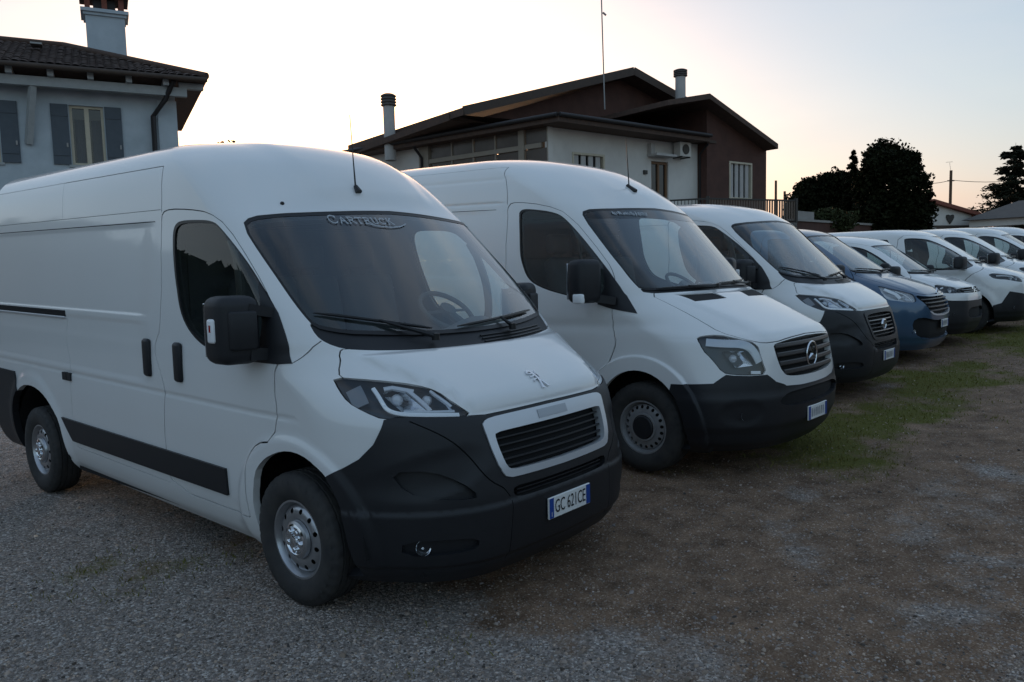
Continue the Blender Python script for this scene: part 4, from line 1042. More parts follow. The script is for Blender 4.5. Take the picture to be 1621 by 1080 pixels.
    if q.get('emblem') == 'star': p, n = sk.pt((0, q['emb_z']), .004, 1); star_emblem(root, p, .095)
    elif q.get('emblem') == 'diamond':
        p, n = sk.pt((0, q['emb_z']), .006, 1); b = MB(); k = [(0, .075), (.05, 0), (0, -.075), (-.05, 0)]; V = []
        for y, z in k: V += [(p.x, y, p.z+z), (p.x+.016, y*.8, p.z+z*.8), (p.x+.010, y*.5, p.z+z*.5)]
        b.add(V, [(3*i+j, 3*((i+1) % 4)+j, 3*((i+1) % 4)+j+1, 3*i+j+1) for i in range(4) for j in range(2)]); b.obj('emblem', 'chrome', root)
    elif q.get('emblem') == 'chevrons':
        b = MB()
        for dz in (0, .045):
            V = list(sk.pts([(-.1, q['emb_z']+dz-.02), (0, q['emb_z']+dz+.025), (.1, q['emb_z']+dz-.02), (-.1, q['emb_z']+dz-.04), (0, q['emb_z']+dz), (.1, q['emb_z']+dz-.04)], .008)); b.add(V, [(0, 3, 4, 1), (1, 4, 5, 2)])
        b.obj('emblem', 'chrome', root)
    if 'plate' in q: plate(root, *q['plate'])
    for w in q['wipers']: wiper(root, sk, *w)
    if 'text' in q: decal_text(root, sk, *q['text'])
    if 'aerial' in q:
        (ay, az), dr, ln = q['aerial']; pp, nn = sk.pt((abs(ay), az), 0, 1 if ay > 0 else -1); b = MB()
        b.tube([pp+Vector((.05, 0, -.03)), pp+Vector((-.04, 0, .03))], [.024, .02], 8); b.tube([pp+Vector((-.02, 0, .03)), pp+Vector((-.02, 0, .03))+Vector(dr)*ln], [.006, .0025], 6); b.obj('aerial', 'seal', root, 40)
    cabin(root, sk, *q['cabin'])
    b = MB(); b.box((q['tail']+.15, -.72, .24), (.6, .72, .45)); b.box((-q['wb']+.45, -.87, .25), (-.45, .87, .40)); b.obj('underbody', 'gap_black', root)
    st, Rt, wt, Rr, tr = q['wheel']
    for x in (0, -q['wb']):
        arch_liner(root, x, q['lev'][5][2]-.03, q.get('liner', .46), Rt, .32)
        for sg in (-1, 1): wheel(root, x, sg*tr, st, Rt, wt, Rr)
    return root, sk

def flare(x, y, z, cs, r0, r1, amt):
    d = np.zeros_like(x)
    for cx, cz in cs: d += amt*(1-sstep(r0, r1, np.hypot(x-cx, z-cz)))*sstep(.78, .9, y)
    return d
def spr_disp(p):
    x, y, z = p[..., 0], np.abs(p[..., 1]), p[..., 2]; d = flare(x, y, z, ((0, .36), (-3.665, .36)), .545, .562, .026)
    sd = sstep(.78, .9, y)
    d -= .008*np.exp(-((z-2.145)/.012)**2)*sd*sstep(-1.42, -1.5, x); d -= .006*np.exp(-((z-2.36)/.014)**2)*sd*sstep(-1.3, -1.6, x)
    d -= .010*np.exp(-((z-1.14-.06*(x+.2))/.05)**2)*sd*(1-sstep(.1, .4, x))
    d -= .006*sstep(1.45, 1.5, z)*(1-sstep(2.05, 2.1, z))*sd*sstep(-1.5, -1.8, x)
    yc = np.interp(z, [1.03, 1.12, 1.25, 1.38], [.62, .62, .66, .74]); d += .012*(1-sstep(yc-.08, yc+.03, y))*sstep(1.02, 1.08, z)*(1-sstep(1.34, 1.38, z))
    d += .010*(1-sstep(.30, .60, y))*sstep(2.12, 2.24, z)*(1-sstep(2.44, 2.56, z))
    e = ((y-.80)/.13)**2+((z-.52)/.10)**2; d -= .010*(1-sstep(.2, 1.2, e))*sstep(.3, .45, x)
    d += .010*(1-sstep(.60, .67, z))*sstep(.3, .45, x); d -= .012*(1-sstep(.36, .42, z))*sstep(.3, .45, x)
    return d
SPRINTER = dict(rows=[(z, -4.4, -1.2, .11) for z in (2.12, 2.133, 2.145, 2.157, 2.17, 2.345, 2.36, 2.375)], rings=[(c, .36, r) for c in (0, -3.665) for r in (.535, .545, .551, .556, .562, .572)],
 lev=SPR_LEV, tail=-4.60, disp=spr_disp, h=.036, rake=.034, fine=(.3, 1.1, .026), wb=3.665, zb=1.40,
 arches=[ell(0, .36, .405, .445), ell(-3.665, .36, .41, .445)],
 headlight=[(.449, 1.052, 1), (.886, 1.077), (.805, 1.084), (.75, 1.056), (.655, 1.016), (.648, .90), (.628, .79), (.747, .789), (.838, .797), (.887, .812), (.576, .904, 1), (.501, .979, 1)],
 sail=[(-.36, 1.63, 1), (-.288, 1.557, 1), (-.13, 1.37, 1), (-.02, 1.235, 1), (-.204, 1.262, 1), (-.38, 1.30, 1)],
 windows=[[(-1.275, 2.034, 1), (-1.24, 2.08, 1), (-1.15, 2.083, 1), (-.843, 2.045, 1), (-.678, 1.939, 1), (-.288, 1.557, 1), (-.13, 1.37, 1), (-.027, 1.239, 1), (-.204, 1.272, 1), (-.428, 1.322, 1), (-.61, 1.346, 1), (-1.024, 1.424, 1), (-1.131, 1.487, 1), (-1.20, 1.60, 1), (-1.241, 1.736, 1)]],
 divider=[(-.66, 1.92, 1), (-.63, 1.36, 1)],
 doors=[[(-1.40, .36, 1), (-1.41, .8, 1), (-1.409, 1.18, 1), (-1.415, 1.685, 1), (-1.41, 2.05, 1), (-1.39, 2.13, 1), (-1.30, 2.148, 1), (-.992, 2.112, 1), (-.725, 2.028, 1), (-.332, 1.653, 1), (-.25, 1.532, 1), (-.225, 1.45, 1), (-.224, 1.21, 1), (-.245, .86, 1), (-.40, .74, 1), (-.455, .60, 1), (-.46, .36, 1)]],
 ws=[(0, 2.10), (.33, 2.09), (.635, 2.074), (.828, 2.062), (.87, 2.0), (.89, 1.75), (.893, 1.60), (.888, 1.48), (.873, 1.41), (.75, 1.408), (.4, 1.41), (0, 1.412)],
 cowl=[(0, 1.432), (.4, 1.43), (.75, 1.425), (.875, 1.43), (.865, 1.385), (.7, 1.386), (.4, 1.388), (0, 1.391)],
 hood=[(0, 1.392), (.4, 1.389), (.70, 1.387), (.845, 1.385), (.80, 1.28), (.785, 1.18), (.785, 1.095), (.72, 1.05), (.64, 1.02), (.56, 1.013), (.3, 1.032), (0, 1.040)],
 grille=[(0, 1.030), (.25, 1.024), (.45, 1.010), (.525, .998), (.525, .95), (.51, .87), (.475, .79), (.42, .76), (.25, .744), (0, .740)],
 extra=[('sun_strip', [(0, 2.084), (.33, 2.075), (.635, 2.058), (.80, 2.047), (.845, 2.02), (.85, 1.985), (.6, 1.995), (.33, 2.002), (0, 2.006)], -.003, 'sunstrip_glass', True), ('bonnet_vent', [(.66, 1.363), (.22, 1.363), (.19, 1.312), (.62, 1.304)], -.006, 'gap_black', False)],
 intake=[(0, .648), (.25, .645), (.45, .638), (.55, .60), (.52, .555), (.38, .535), (0, .53)],
 bumper=[(0, .674), (.237, .676), (.45, .69), (.56, .73), (.63, .787), (.75, .786), (.84, .793), (.667, .80, 1), (.60, .738, 1), (.456, .729, 1), (.30, .722, 1), (.25, .6, 1), (.25, .4, 1)],
 rear_bumper=(-4.05, .72), lines=[[(-1.41, 2.13, 1), (-1.46, 2.356, 1), (-1.5, 2.47, 1)], [(-1.5, 2.47, 1), (-4.4, 2.47, 1)], [(-1.54, 2.088, 1), (-4.4, 2.088, 1)], [(-2.75, 2.08, 1), (-2.75, .5, 1)]],
 bowls=[((.80, 1.045), .03)], boxes=[[(.855, .968), (.745, .965), (.712, .86), (.815, .848)]], lamp_bars=[([(.52, 1.035, 1), (.84, 1.025), (.74, 1.02), (.69, .97), (.665, .88)], .062, 'lamp_bright'), ([(.735, .81), (.672, .806)], .022, 'drl_white')],
 bars=[(.79, .45, .034, 'grille_dark'), (.855, .49, .034, 'grille_dark'), (.92, .505, .034, 'grille_dark'), (.985, .51, .034, 'grille_dark')], emblem='star', emb_z=.885,
 plate=(.988, .445, '~'), handles=[(-1.28, 1.16)], mirror=(-.37, 1.17, 1.49, .21, .34, .16, (-.22, .98, 1.33), 'black_plastic', .075), fog=(.80, .50),
 wipers=[((-.78, 1.412), (-.10, 1.425), -1, (-.1, 1.40)), ((-.02, 1.43), (.66, 1.445), 1, (.62, 1.40))],
 text=('', -.62, 2.015, .026, .040, .008), aerial=((-.077, 2.268), (-.06, 0, 1), .42),
 cabin=(1.37, .12, .84, (-.42, .42, 1.40), -1.12, -1.46, 1.02, 2.05), wheel=('steel', .352, .225, .205, .855), liner=.5)

def small_disp(p):
    x, y, z = p[..., 0], np.abs(p[..., 1]), p[..., 2]; d = flare(x, y, z, ((0, .34), (-3.1, .34)), .44, .56, .018)
    d -= .012*np.exp(-((z-1.02)/.05)**2)*sstep(.78, .9, y)*(1-sstep(-.2, .1, x)); d -= .010*(1-sstep(.34, .40, z))*sstep(.3, .5, x)
    d += .010*(1-sstep(.45, .55, y))*sstep(.2, .3, x)*sstep(.98, 1.05, z)
    return d
TRAFIC = dict(lev=fam(.97, .82, 1.24, .16, 1.85, -.72, 1.97, .968, .93), tail=-4.05, disp=small_disp, paint='blue_paint', rake=.02, wb=3.098, zb=1.25,
 arches=[ell(0, .34, .40, .42), ell(-3.098, .34, .40, .42)],
 headlight=[(.287, 1.10, 1), (.792, 1.045), (.729, 1.015), (.672, .972), (.69, .90), (.72, .862), (.80, .865), (.859, .879), (.442, .904, 1), (.37, .98, 1), (.32, 1.06, 1)],
 windows=[[(-1.30, 1.75, 1), (-1.26, 1.79, 1), (-.95, 1.78, 1), (-.75, 1.72, 1), (-.30, 1.42, 1), (.02, 1.17, 1), (-.2, 1.15, 1), (-.7, 1.16, 1), (-1.2, 1.20, 1), (-1.30, 1.30, 1)]],
 sail=[(-.25, 1.36, 1), (.02, 1.17, 1), (-.27, 1.155, 1)],
 doors=[[(-1.38, .35, 1), (-1.40, .9, 1), (-1.40, 1.5, 1), (-1.38, 1.82, 1), (-1.25, 1.85, 1), (-.95, 1.835, 1), (-.70, 1.76, 1), (-.25, 1.45, 1), (-.08, 1.30, 1), (-.12, 1.0, 1), (-.18, .80, 1), (-.42, .70, 1), (-.46, .5, 1), (-.45, .35, 1)]],
 ws=[(0, 1.845), (.35, 1.838), (.62, 1.82), (.68, 1.79), (.70, 1.65), (.735, 1.48), (.775, 1.34), (.76, 1.30), (.6, 1.285), (.36, 1.275), (0, 1.272)],
 cowl=[(0, 1.295), (.36, 1.298), (.6, 1.306), (.77, 1.33), (.78, 1.28), (.6, 1.258), (.36, 1.25), (0, 1.248)],
 hood=[(0, 1.25), (.36, 1.252), (.6, 1.26), (.80, 1.28), (.78, 1.19), (.74, 1.10), (.70, 1.03), (.62, .98), (.45, .955), (0, .95)],
 grille=[(0, .925), (.35, .925), (.55, .935), (.66, .955), (.67, .91), (.60, .84), (.52, .74), (.40, .69), (0, .675)],
 frame=[(0, .692), (.40, .702), (.50, .735), (.53, .725), (.42, .668), (0, .650)], frame_mat='satin_chrome',
 intake=[(0, .60), (.4, .60), (.70, .665), (.80, .60), (.78, .44), (.6, .34), (0, .33)],
 bumper=[(0, .95), (.45, .955), (.66, .955), (.69, .90), (.72, .863), (.80, .866), (.859, .88), (.442, .905, 1), (.40, .85, 1), (.38, .72, 1), (.30, .5, 1)], bumper_mat='blue_paint', rear_bumper=(-3.55, .62),
 bowls=[], boxes=[[(.80, 1.005), (.715, .985), (.715, .88), (.80, .885)]], lamp_mat='lamp_bright', lamp_bars=[([(.38, 1.05, 1), (.84, .99), (.84, .92)], .05, 'drl_white'), ([(.80, 1.02), (.745, .89)], .012, 'drl_white')],
 bars=[(.735, .50, .022, 'grille_dark'), (.79, .54, .022, 'grille_dark'), (.845, .58, .022, 'grille_dark'), (.895, .62, .022, 'grille_dark')], emblem='diamond', emb_z=.965,
 plate=(.945, .545, '~'), handles=[(-1.2, 1.02)], handle_mat='blue_paint', mirror=(-.18, 1.10, 1.28, .20, .24, .15, (-.12, .95, 1.18)), fog=(.77, .46),
 wipers=[((-.68, 1.33), (-.05, 1.295), -1, (-.1, 1.27)), ((.0, 1.295), (.55, 1.31), 1, (.5, 1.28))],
 cabin=(1.20, .05, .78, (-.50, .38, 1.18), -1.25, -1.55, .85, 1.75), wheel=('alloy', .335, .215, .205, .815), liner=.46)
BERL = dict(lev=fam(.94, .78, 1.14, .22, 1.66, -.5, 1.82, .92, .88), tail=-3.5, disp=small_disp, rake=.02, wb=2.785, zb=1.15,
 arches=[ell(0, .33, .39, .40), ell(-2.785, .33, .39, .40)],
 headlight=[(.765, 1.0), (.681, .968), (.60, .935), (.60, .89), (.64, .855), (.735, .848), (.498, .868, 1), (.44, .93, 1)],
 windows=[[(-1.15, 1.60, 1), (-1.1, 1.64, 1), (-.8, 1.63, 1), (-.58, 1.56, 1), (-.2, 1.30, 1), (.08, 1.09, 1), (-.1, 1.06, 1), (-.6, 1.07, 1), (-1.1, 1.09, 1), (-1.16, 1.2, 1)]],
 sail=[(-.15, 1.26, 1), (.08, 1.09, 1), (-.18, 1.065, 1)],
 doors=[[(-1.22, .35, 1), (-1.24, .9, 1), (-1.24, 1.5, 1), (-1.2, 1.69, 1), (-.8, 1.68, 1), (-.52, 1.60, 1), (-.12, 1.32, 1), (.02, 1.2, 1), (-.08, .95, 1), (-.14, .80, 1), (-.40, .70, 1), (-.44, .5, 1), (-.43, .35, 1)]],
 ws=[(0, 1.655), (.35, 1.648), (.60, 1.635), (.66, 1.61), (.69, 1.46), (.73, 1.30), (.75, 1.20), (.6, 1.185), (.36, 1.176), (0, 1.172)],
 cowl=[(0, 1.195), (.36, 1.198), (.6, 1.206), (.745, 1.22), (.755, 1.17), (.6, 1.156), (.36, 1.15), (0, 1.148)],
 hood=[(0, 1.15), (.36, 1.152), (.6, 1.158), (.765, 1.17), (.76, 1.10), (.74, 1.02), (.68, .965), (.58, .935), (.35, .93), (0, .93)],
 grille=[(0, .925), (.35, .925), (.57, .93), (.59, .89), (.55, .855), (.35, .845), (0, .842)],
 extra=[('bumper_band', [(0, .842), (.35, .845), (.6, .85), (.735, .847), (.52, .86, 1), (.56, .75, 1), (.7, .735), (.35, .728), (0, .725)], .012, 'white_paint', True)],
 intake=[(0, .62), (.35, .62), (.48, .58), (.45, .45), (0, .44)],
 bumper=[(0, .93), (.35, .93), (.59, .92), (.64, .856), (.735, .848), (.498, .868, 1), (.44, .82, 1), (.38, .70, 1), (.30, .5, 1)], rear_bumper=(-3.2, .6),
 bowls=[((.70, .91), .042), ((.635, .905), .03)], lamp_bars=[([(.52, .93, 1), (.75, .95)], .02, 'drl_white')], bars=[(.87, .5, .016, 'lamp_grey'), (.90, .52, .016, 'lamp_grey')], emblem='chevrons', emb_z=.875,
 handles=[(-1.05, .98)], mirror=(-.10, 1.04, 1.20, .20, .19, .14, (-.05, .9, 1.1)), fog=(.72, .52),
 wipers=[((-.62, 1.215), (-.05, 1.195), -1, (-.1, 1.17)), ((.0, 1.195), (.55, 1.205), 1, (.5, 1.18))],
 cabin=(1.10, .12, .72, (-.42, .36, 1.08), -1.1, -1.35, .72, 1.6), wheel=('alloy', .32, .205, .195, .775), liner=.44)
EXPERT = dict(lev=fam(1.0, .76, 1.22, .12, 1.78, -.72, 1.93, .955, .86), tail=-4.1, disp=small_disp, rake=.0, wb=3.275, zb=1.22, lining_x=-3.0,
 arches=[ell(0, .34, .41, .42), ell(-3.275, .34, .41, .42)],
 headlight=[(.30, 1.03, 1), (.34, 1.06, 1), (.80, 1.06), (.66, 1.03), (.54, .955), (.52, .90), (.60, .895), (.72, .92), (.799, .945), (.45, .955, 1), (.36, .98, 1)],
 windows=[[(-1.10, 1.70, 1), (-1.06, 1.735, 1), (-.9, 1.735, 1), (-.68, 1.69, 1), (-.40, 1.53, 1), (-.15, 1.36, 1), (.0, 1.24, 1), (.02, 1.18, 1), (-.08, 1.135, 1), (-.4, 1.13, 1), (-1.05, 1.14, 1), (-1.11, 1.22, 1)],
          [(-2.35, 1.70, 1), (-2.32, 1.735, 1), (-1.40, 1.735, 1), (-1.35, 1.70, 1), (-1.35, 1.22, 1), (-1.40, 1.15, 1), (-2.32, 1.15, 1), (-2.36, 1.22, 1)]],
 doors=[[(-1.20, .35, 1), (-1.22, .9, 1), (-1.22, 1.5, 1), (-1.2, 1.79, 1), (-.85, 1.79, 1), (-.62, 1.73, 1), (-.10, 1.39, 1), (.06, 1.22, 1), (.0, 1.0, 1), (-.14, .82, 1), (-.42, .72, 1), (-.46, .5, 1), (-.45, .35, 1)]],
 ws=[(0, 1.775), (.35, 1.765), (.60, 1.75), (.66, 1.72), (.69, 1.56), (.73, 1.40), (.76, 1.29), (.6, 1.268), (.36, 1.256), (0, 1.252)],
 cowl=[(0, 1.275), (.36, 1.278), (.6, 1.288), (.755, 1.31), (.77, 1.26), (.6, 1.24), (.36, 1.232), (0, 1.228)],
 hood=[(0, 1.23), (.36, 1.234), (.6, 1.242), (.78, 1.26), (.79, 1.18), (.77, 1.09), (.66, 1.025), (.50, .96), (.35, .955), (0, .955)],
 grille=[(0, .93), (.30, .925), (.47, .90), (.46, .82), (.40, .72), (.30, .68), (0, .67)],
 intake=[(0, .52), (.4, .52), (.5, .46), (.4, .36), (0, .36)],
 bumper=[(0, .64), (.35, .645), (.60, .70), (.809, .74), (.62, .735, 1), (.56, .62, 1), (.52, .54, 1), (.40, .5, 1), (.35, .4, 1)], rear_bumper=(-3.8, .6),
 bowls=[((.70, .985), .038), ((.62, .965), .03)], lamp_bars=[([(.42, 1.02, 1), (.74, 1.02), (.66, .985)], .016, 'drl_white')], bars=[(.72, .36, .016, 'lamp_grey'), (.78, .41, .016, 'lamp_grey'), (.84, .44, .016, 'lamp_grey')], emblem=None,
 handles=[(-1.05, 1.0)], handle_mat='white_paint', mirror=(-.10, 1.09, 1.26, .22, .22, .15, (-.06, .93, 1.17)), fog=(.74, .45), plate=(.875, .50, ''),
 wipers=[((-.62, 1.30), (-.05, 1.275), -1, (-.1, 1.25)), ((.0, 1.275), (.55, 1.29), 1, (.5, 1.26))],
 cabin=(1.18, .04, .76, (-.46, .38, 1.16), -1.15, None, .82, 1.7), wheel=('alloy', .335, .215, .205, .80), liner=.46)
# ------------------------------------------------------------------ ground
def zg(X, Y):
    """lot surface: level by the first van, rising gently to the right and away"""
    t = .022*X+.0155*(Y-4.5); t = np.where(t > 0, np.tanh(np.maximum(t, 0)), t); r = .5*(t+np.sqrt(t*t+.0004))
    return r if np.ndim(r) else float(r)
def spot(x, y): return (x, y, zg(x, y))
_perm = np.random.default_rng(3).random((64, 64))
def vnoise(x, y, sc, oct=4, seed=0):
    """smooth value noise in 0..1"""
    v = np.zeros_like(x, float); a = .5; tot = 0
    for k in range(oct):
        u = x*sc*2**k+17.3*seed+5.1*k; w = y*sc*2**k-9.7*seed+3.3*k
        i = np.floor(u).astype(int); j = np.floor(w).astype(int); f = u-i; g = w-j; f = f*f*(3-2*f); g = g*g*(3-2*g)
        P = lambda a_, b_: _perm[a_ % 64, b_ % 64]
        v += a*((P(i, j)*(1-f)+P(i+1, j)*f)*(1-g)+(P(i, j+1)*(1-f)+P(i+1, j+1)*f)*g); tot += a; a *= .5
    return v/tot
def row_dist(X, Y):
    """distance ahead of the line through the van noses"""
    return (X+.46)*.70+(Y-4.54)*-.715-.35
def masks(X, Y):
    """grass and loose-stone cover, 0..1"""
    n1 = vnoise(X, Y, .55, 5, 1); n2 = vnoise(X, Y, 1.9, 4, 2); r = row_dist(X, Y)
    n3 = vnoise(X, Y, 4.5, 4, 4)
    strip_ = np.exp(-((r-.35)/.85)**2)*sstep(1.5, 3.0, X)                      # grass along the noses of the further vans
    under = np.exp(-((r+1.2)/1.1)**2)*.7*sstep(3.0, 4.6, Y)
    far = sstep(9, 20, Y)*.7
    g = np.clip(sstep(.45, .80, n1*.42+n2*.26+n3*.22+.27*strip_+.16*under+.20*far-.06), 0, 1)
    left = sstep(.2, -1.6, X+.35*(Y-4.5))                                     # loose pale gravel beside the first van
    near = sstep(3.75, 3.2, Y)*.6
    s = np.clip(sstep(.40, .66, vnoise(X, Y, .8, 4, 5)*.36+vnoise(X, Y, 2.6, 4, 6)*.36+.34*left+.16*near), 0, 1)*(1-g)
    return g, s
def axis(*parts):
    out = [parts[0][0]]
    for a, b, n in parts: out += list(np.linspace(a, b, n+1)[1:])
    return np.array(out)
def relief(X, Y):
    return .018*(vnoise(X, Y, .9, 3, 7)-.5)+.010*(vnoise(X, Y, 5, 3, 8)-.5)
def make_ground():
    xs = axis((-300, -40, 12), (-40, -8, 20), (-8, -4, 16), (-4, 7, 190), (7, 14, 50), (14, 40, 30), (40, 400, 16))
    ys = axis((-60, 0, 10), (0, 2.4, 6), (2.4, 7, 110), (7, 12, 60), (12, 20, 40), (20, 60, 24), (60, 700, 18))
    X, Y = np.meshgrid(xs, ys, indexing='ij'); Z = zg(X, Y)+relief(X, Y)*sstep(80, 25, Y)
    n, m = X.shape; V = np.stack([X, Y, Z], -1).reshape(-1, 3)
    i = np.arange(n*m).reshape(n, m); F = np.stack([i[:-1, :-1], i[1:, :-1], i[1:, 1:], i[:-1, 1:]], -1).reshape(-1, 4)
    o = fast_mesh('ground', V, F, ground_mat()); o.data.polygons.foreach_set('use_smooth', np.ones(len(F), bool))
    g, s = masks(X.ravel(), Y.ravel()); at_ = o.data.attributes.new('cover', 'FLOAT_COLOR', 'POINT')
    at_.data.foreach_set('color', np.stack([g, s, np.zeros_like(g), np.ones_like(g)], -1).ravel().astype(np.float32))
    tag(o, kind='structure'); return o
def fast_mesh(name, V, F, m, parent=None):
    V = np.asarray(V, np.float32); F = np.asarray(F, np.int32); me = bpy.data.meshes.new(name); k = F.shape[1]
    me.vertices.add(len(V)); me.vertices.foreach_set('co', V.ravel()); me.loops.add(F.size); me.loops.foreach_set('vertex_index', F.ravel())
    me.polygons.add(len(F)); me.polygons.foreach_set('loop_start', np.arange(0, F.size, k, dtype=np.int32)); me.polygons.foreach_set('loop_total', np.full(len(F), k, np.int32))
    for q in (m if isinstance(m, (list, tuple)) else [m]): me.materials.append(MATS[q] if isinstance(q, str) else q)
    me.update(calc_edges=True); return link(bpy.data.objects.new(name, me), parent)
def ground_mat():
    m = bpy.data.materials.new('gravel_ground'); m.use_nodes = True; t = m.node_tree; b = t.nodes['Principled BSDF']; N = t.nodes.new; L = t.links.new
    tc = N('ShaderNodeTexCoord'); at_ = N('ShaderNodeAttribute'); at_.attribute_name = 'cover'; sp = N('ShaderNodeSeparateColor'); L(at_.outputs['Color'], sp.inputs[0])
    def noise(sc, det=5, ro=.6):
        n = N('ShaderNodeTexNoise'); n.inputs['Scale'].default_value = sc; n.inputs['Detail'].default_value = det; n.inputs['Roughness'].default_value = ro; L(tc.outputs['Object'], n.inputs['Vector']); return n
    def ramp(src, *st):
        r = N('ShaderNodeValToRGB'); e = r.color_ramp.elements
        while len(e) < len(st): e.new(.5)
        for k, (p, c) in zip(e, st): k.position = p; k.color = (*c, 1)
        L(src, r.inputs[0]); return r
    def mix(f, a, c):
        x = N('ShaderNodeMix'); x.data_type = 'RGBA'; x.inputs[0].default_value = .5
        if not isinstance(f, float): L(f, x.inputs[0])
        L(a, x.inputs[6]); L(c, x.inputs[7]); return x
    v = N('ShaderNodeTexVoronoi'); v.inputs['Scale'].default_value = 84; L(tc.outputs['Object'], v.inputs['Vector'])
    v2 = N('ShaderNodeTexVoronoi'); v2.inputs['Scale'].default_value = 130; L(tc.outputs['Object'], v2.inputs['Vector'])
    sv = N('ShaderNodeSeparateColor'); L(v.outputs['Color'], sv.inputs[0]); sv2 = N('ShaderNodeSeparateColor'); L(v2.outputs['Color'], sv2.inputs[0])
    stone = ramp(sv.outputs[0], (0, (.13, .110, .094)), (.45, (.225, .194, .170)), (.8, (.32, .28, .25)), (1, (.58, .53, .48)))
    n1 = noise(2.2, 8); n2 = noise(26, 6, .7)
    dirt = ramp(n1.outputs[0], (.3, (.14, .083, .050)), (.55, (.215, .135, .085)), (.75, (.28, .185, .125)))
    grit = ramp(sv2.outputs[1], (0, (.085, .052, .033)), (.7, (.22, .145, .098)), (.93, (.32, .25, .19)), (1, (.60, .52, .44)))
    d1 = mix(.45, dirt.outputs[0], grit.outputs[0])
    nb = noise(5.5, 7, .65); tone = ramp(nb.outputs[0], (.32, (.55, .54, .52)), (.5, (.95, .95, .95)), (.68, (1.3, 1.3, 1.28)))
    d2 = N('ShaderNodeMix'); d2.data_type = 'RGBA'; d2.blend_type = 'MULTIPLY'; d2.inputs[0].default_value = 1.; L(d1.outputs[2], d2.inputs[6]); L(tone.outputs[0], d2.inputs[7])
    # stones show where the cover says so, broken up by fine noise
    ad = N('ShaderNodeMath'); ad.operation = 'MULTIPLY_ADD'; ad.inputs[1].default_value = .9; L(n2.outputs[0], ad.inputs[0]); L(sp.outputs[1], ad.inputs[2])
    sr = N('ShaderNodeMapRange'); sr.inputs[1].default_value = .62; sr.inputs[2].default_value = 1.05; L(ad.outputs[0], sr.inputs[0])
    c1 = mix(sr.outputs[0], d2.outputs[2], stone.outputs[0])
    n3 = noise(60, 4, .7); moss = ramp(n3.outputs[0], (.3, (.060, .062, .010)), (.6, (.115, .112, .018)), (.8, (.18, .16, .035)))
    ag = N('ShaderNodeMath'); ag.operation = 'MULTIPLY_ADD'; ag.inputs[1].default_value = .8; L(n2.outputs[0], ag.inputs[0]); L(sp.outputs[0], ag.inputs[2])
    gr = N('ShaderNodeMapRange'); gr.inputs[1].default_value = .75; gr.inputs[2].default_value = 1.15; L(ag.outputs[0], gr.inputs[0])
    c2 = mix(gr.outputs[0], c1.outputs[2], moss.outputs[0]); L(c2.outputs[2], b.inputs['Base Color'])
    b.inputs['Roughness'].default_value = .92; b.inputs['Specular IOR Level'].default_value = .25
    # relief of the small stones
    h1 = N('ShaderNodeMath'); h1.operation = 'MULTIPLY'; L(v.outputs['Distance'], h1.inputs[0]); L(sr.outputs[0], h1.inputs[1])
    h2 = N('ShaderNodeMath'); h2.operation = 'MULTIPLY_ADD'; h2.inputs[1].default_value = -.6; L(h1.outputs[0], h2.inputs[0])
    h3 = N('ShaderNodeMath'); h3.operation = 'MULTIPLY_ADD'; h3.inputs[1].default_value = -.25; L(v2.outputs['Distance'], h3.inputs[0]); L(n2.outputs[0], h3.inputs[2]); L(h3.outputs[0], h2.inputs[2])
    bp = N('ShaderNodeBump'); bp.inputs['Strength'].default_value = .9; bp.inputs['Distance'].default_value = .012; L(h2.outputs[0], bp.inputs['Height']); L(bp.outputs[0], b.inputs['Normal'])
    MATS['gravel_ground'] = m; return m
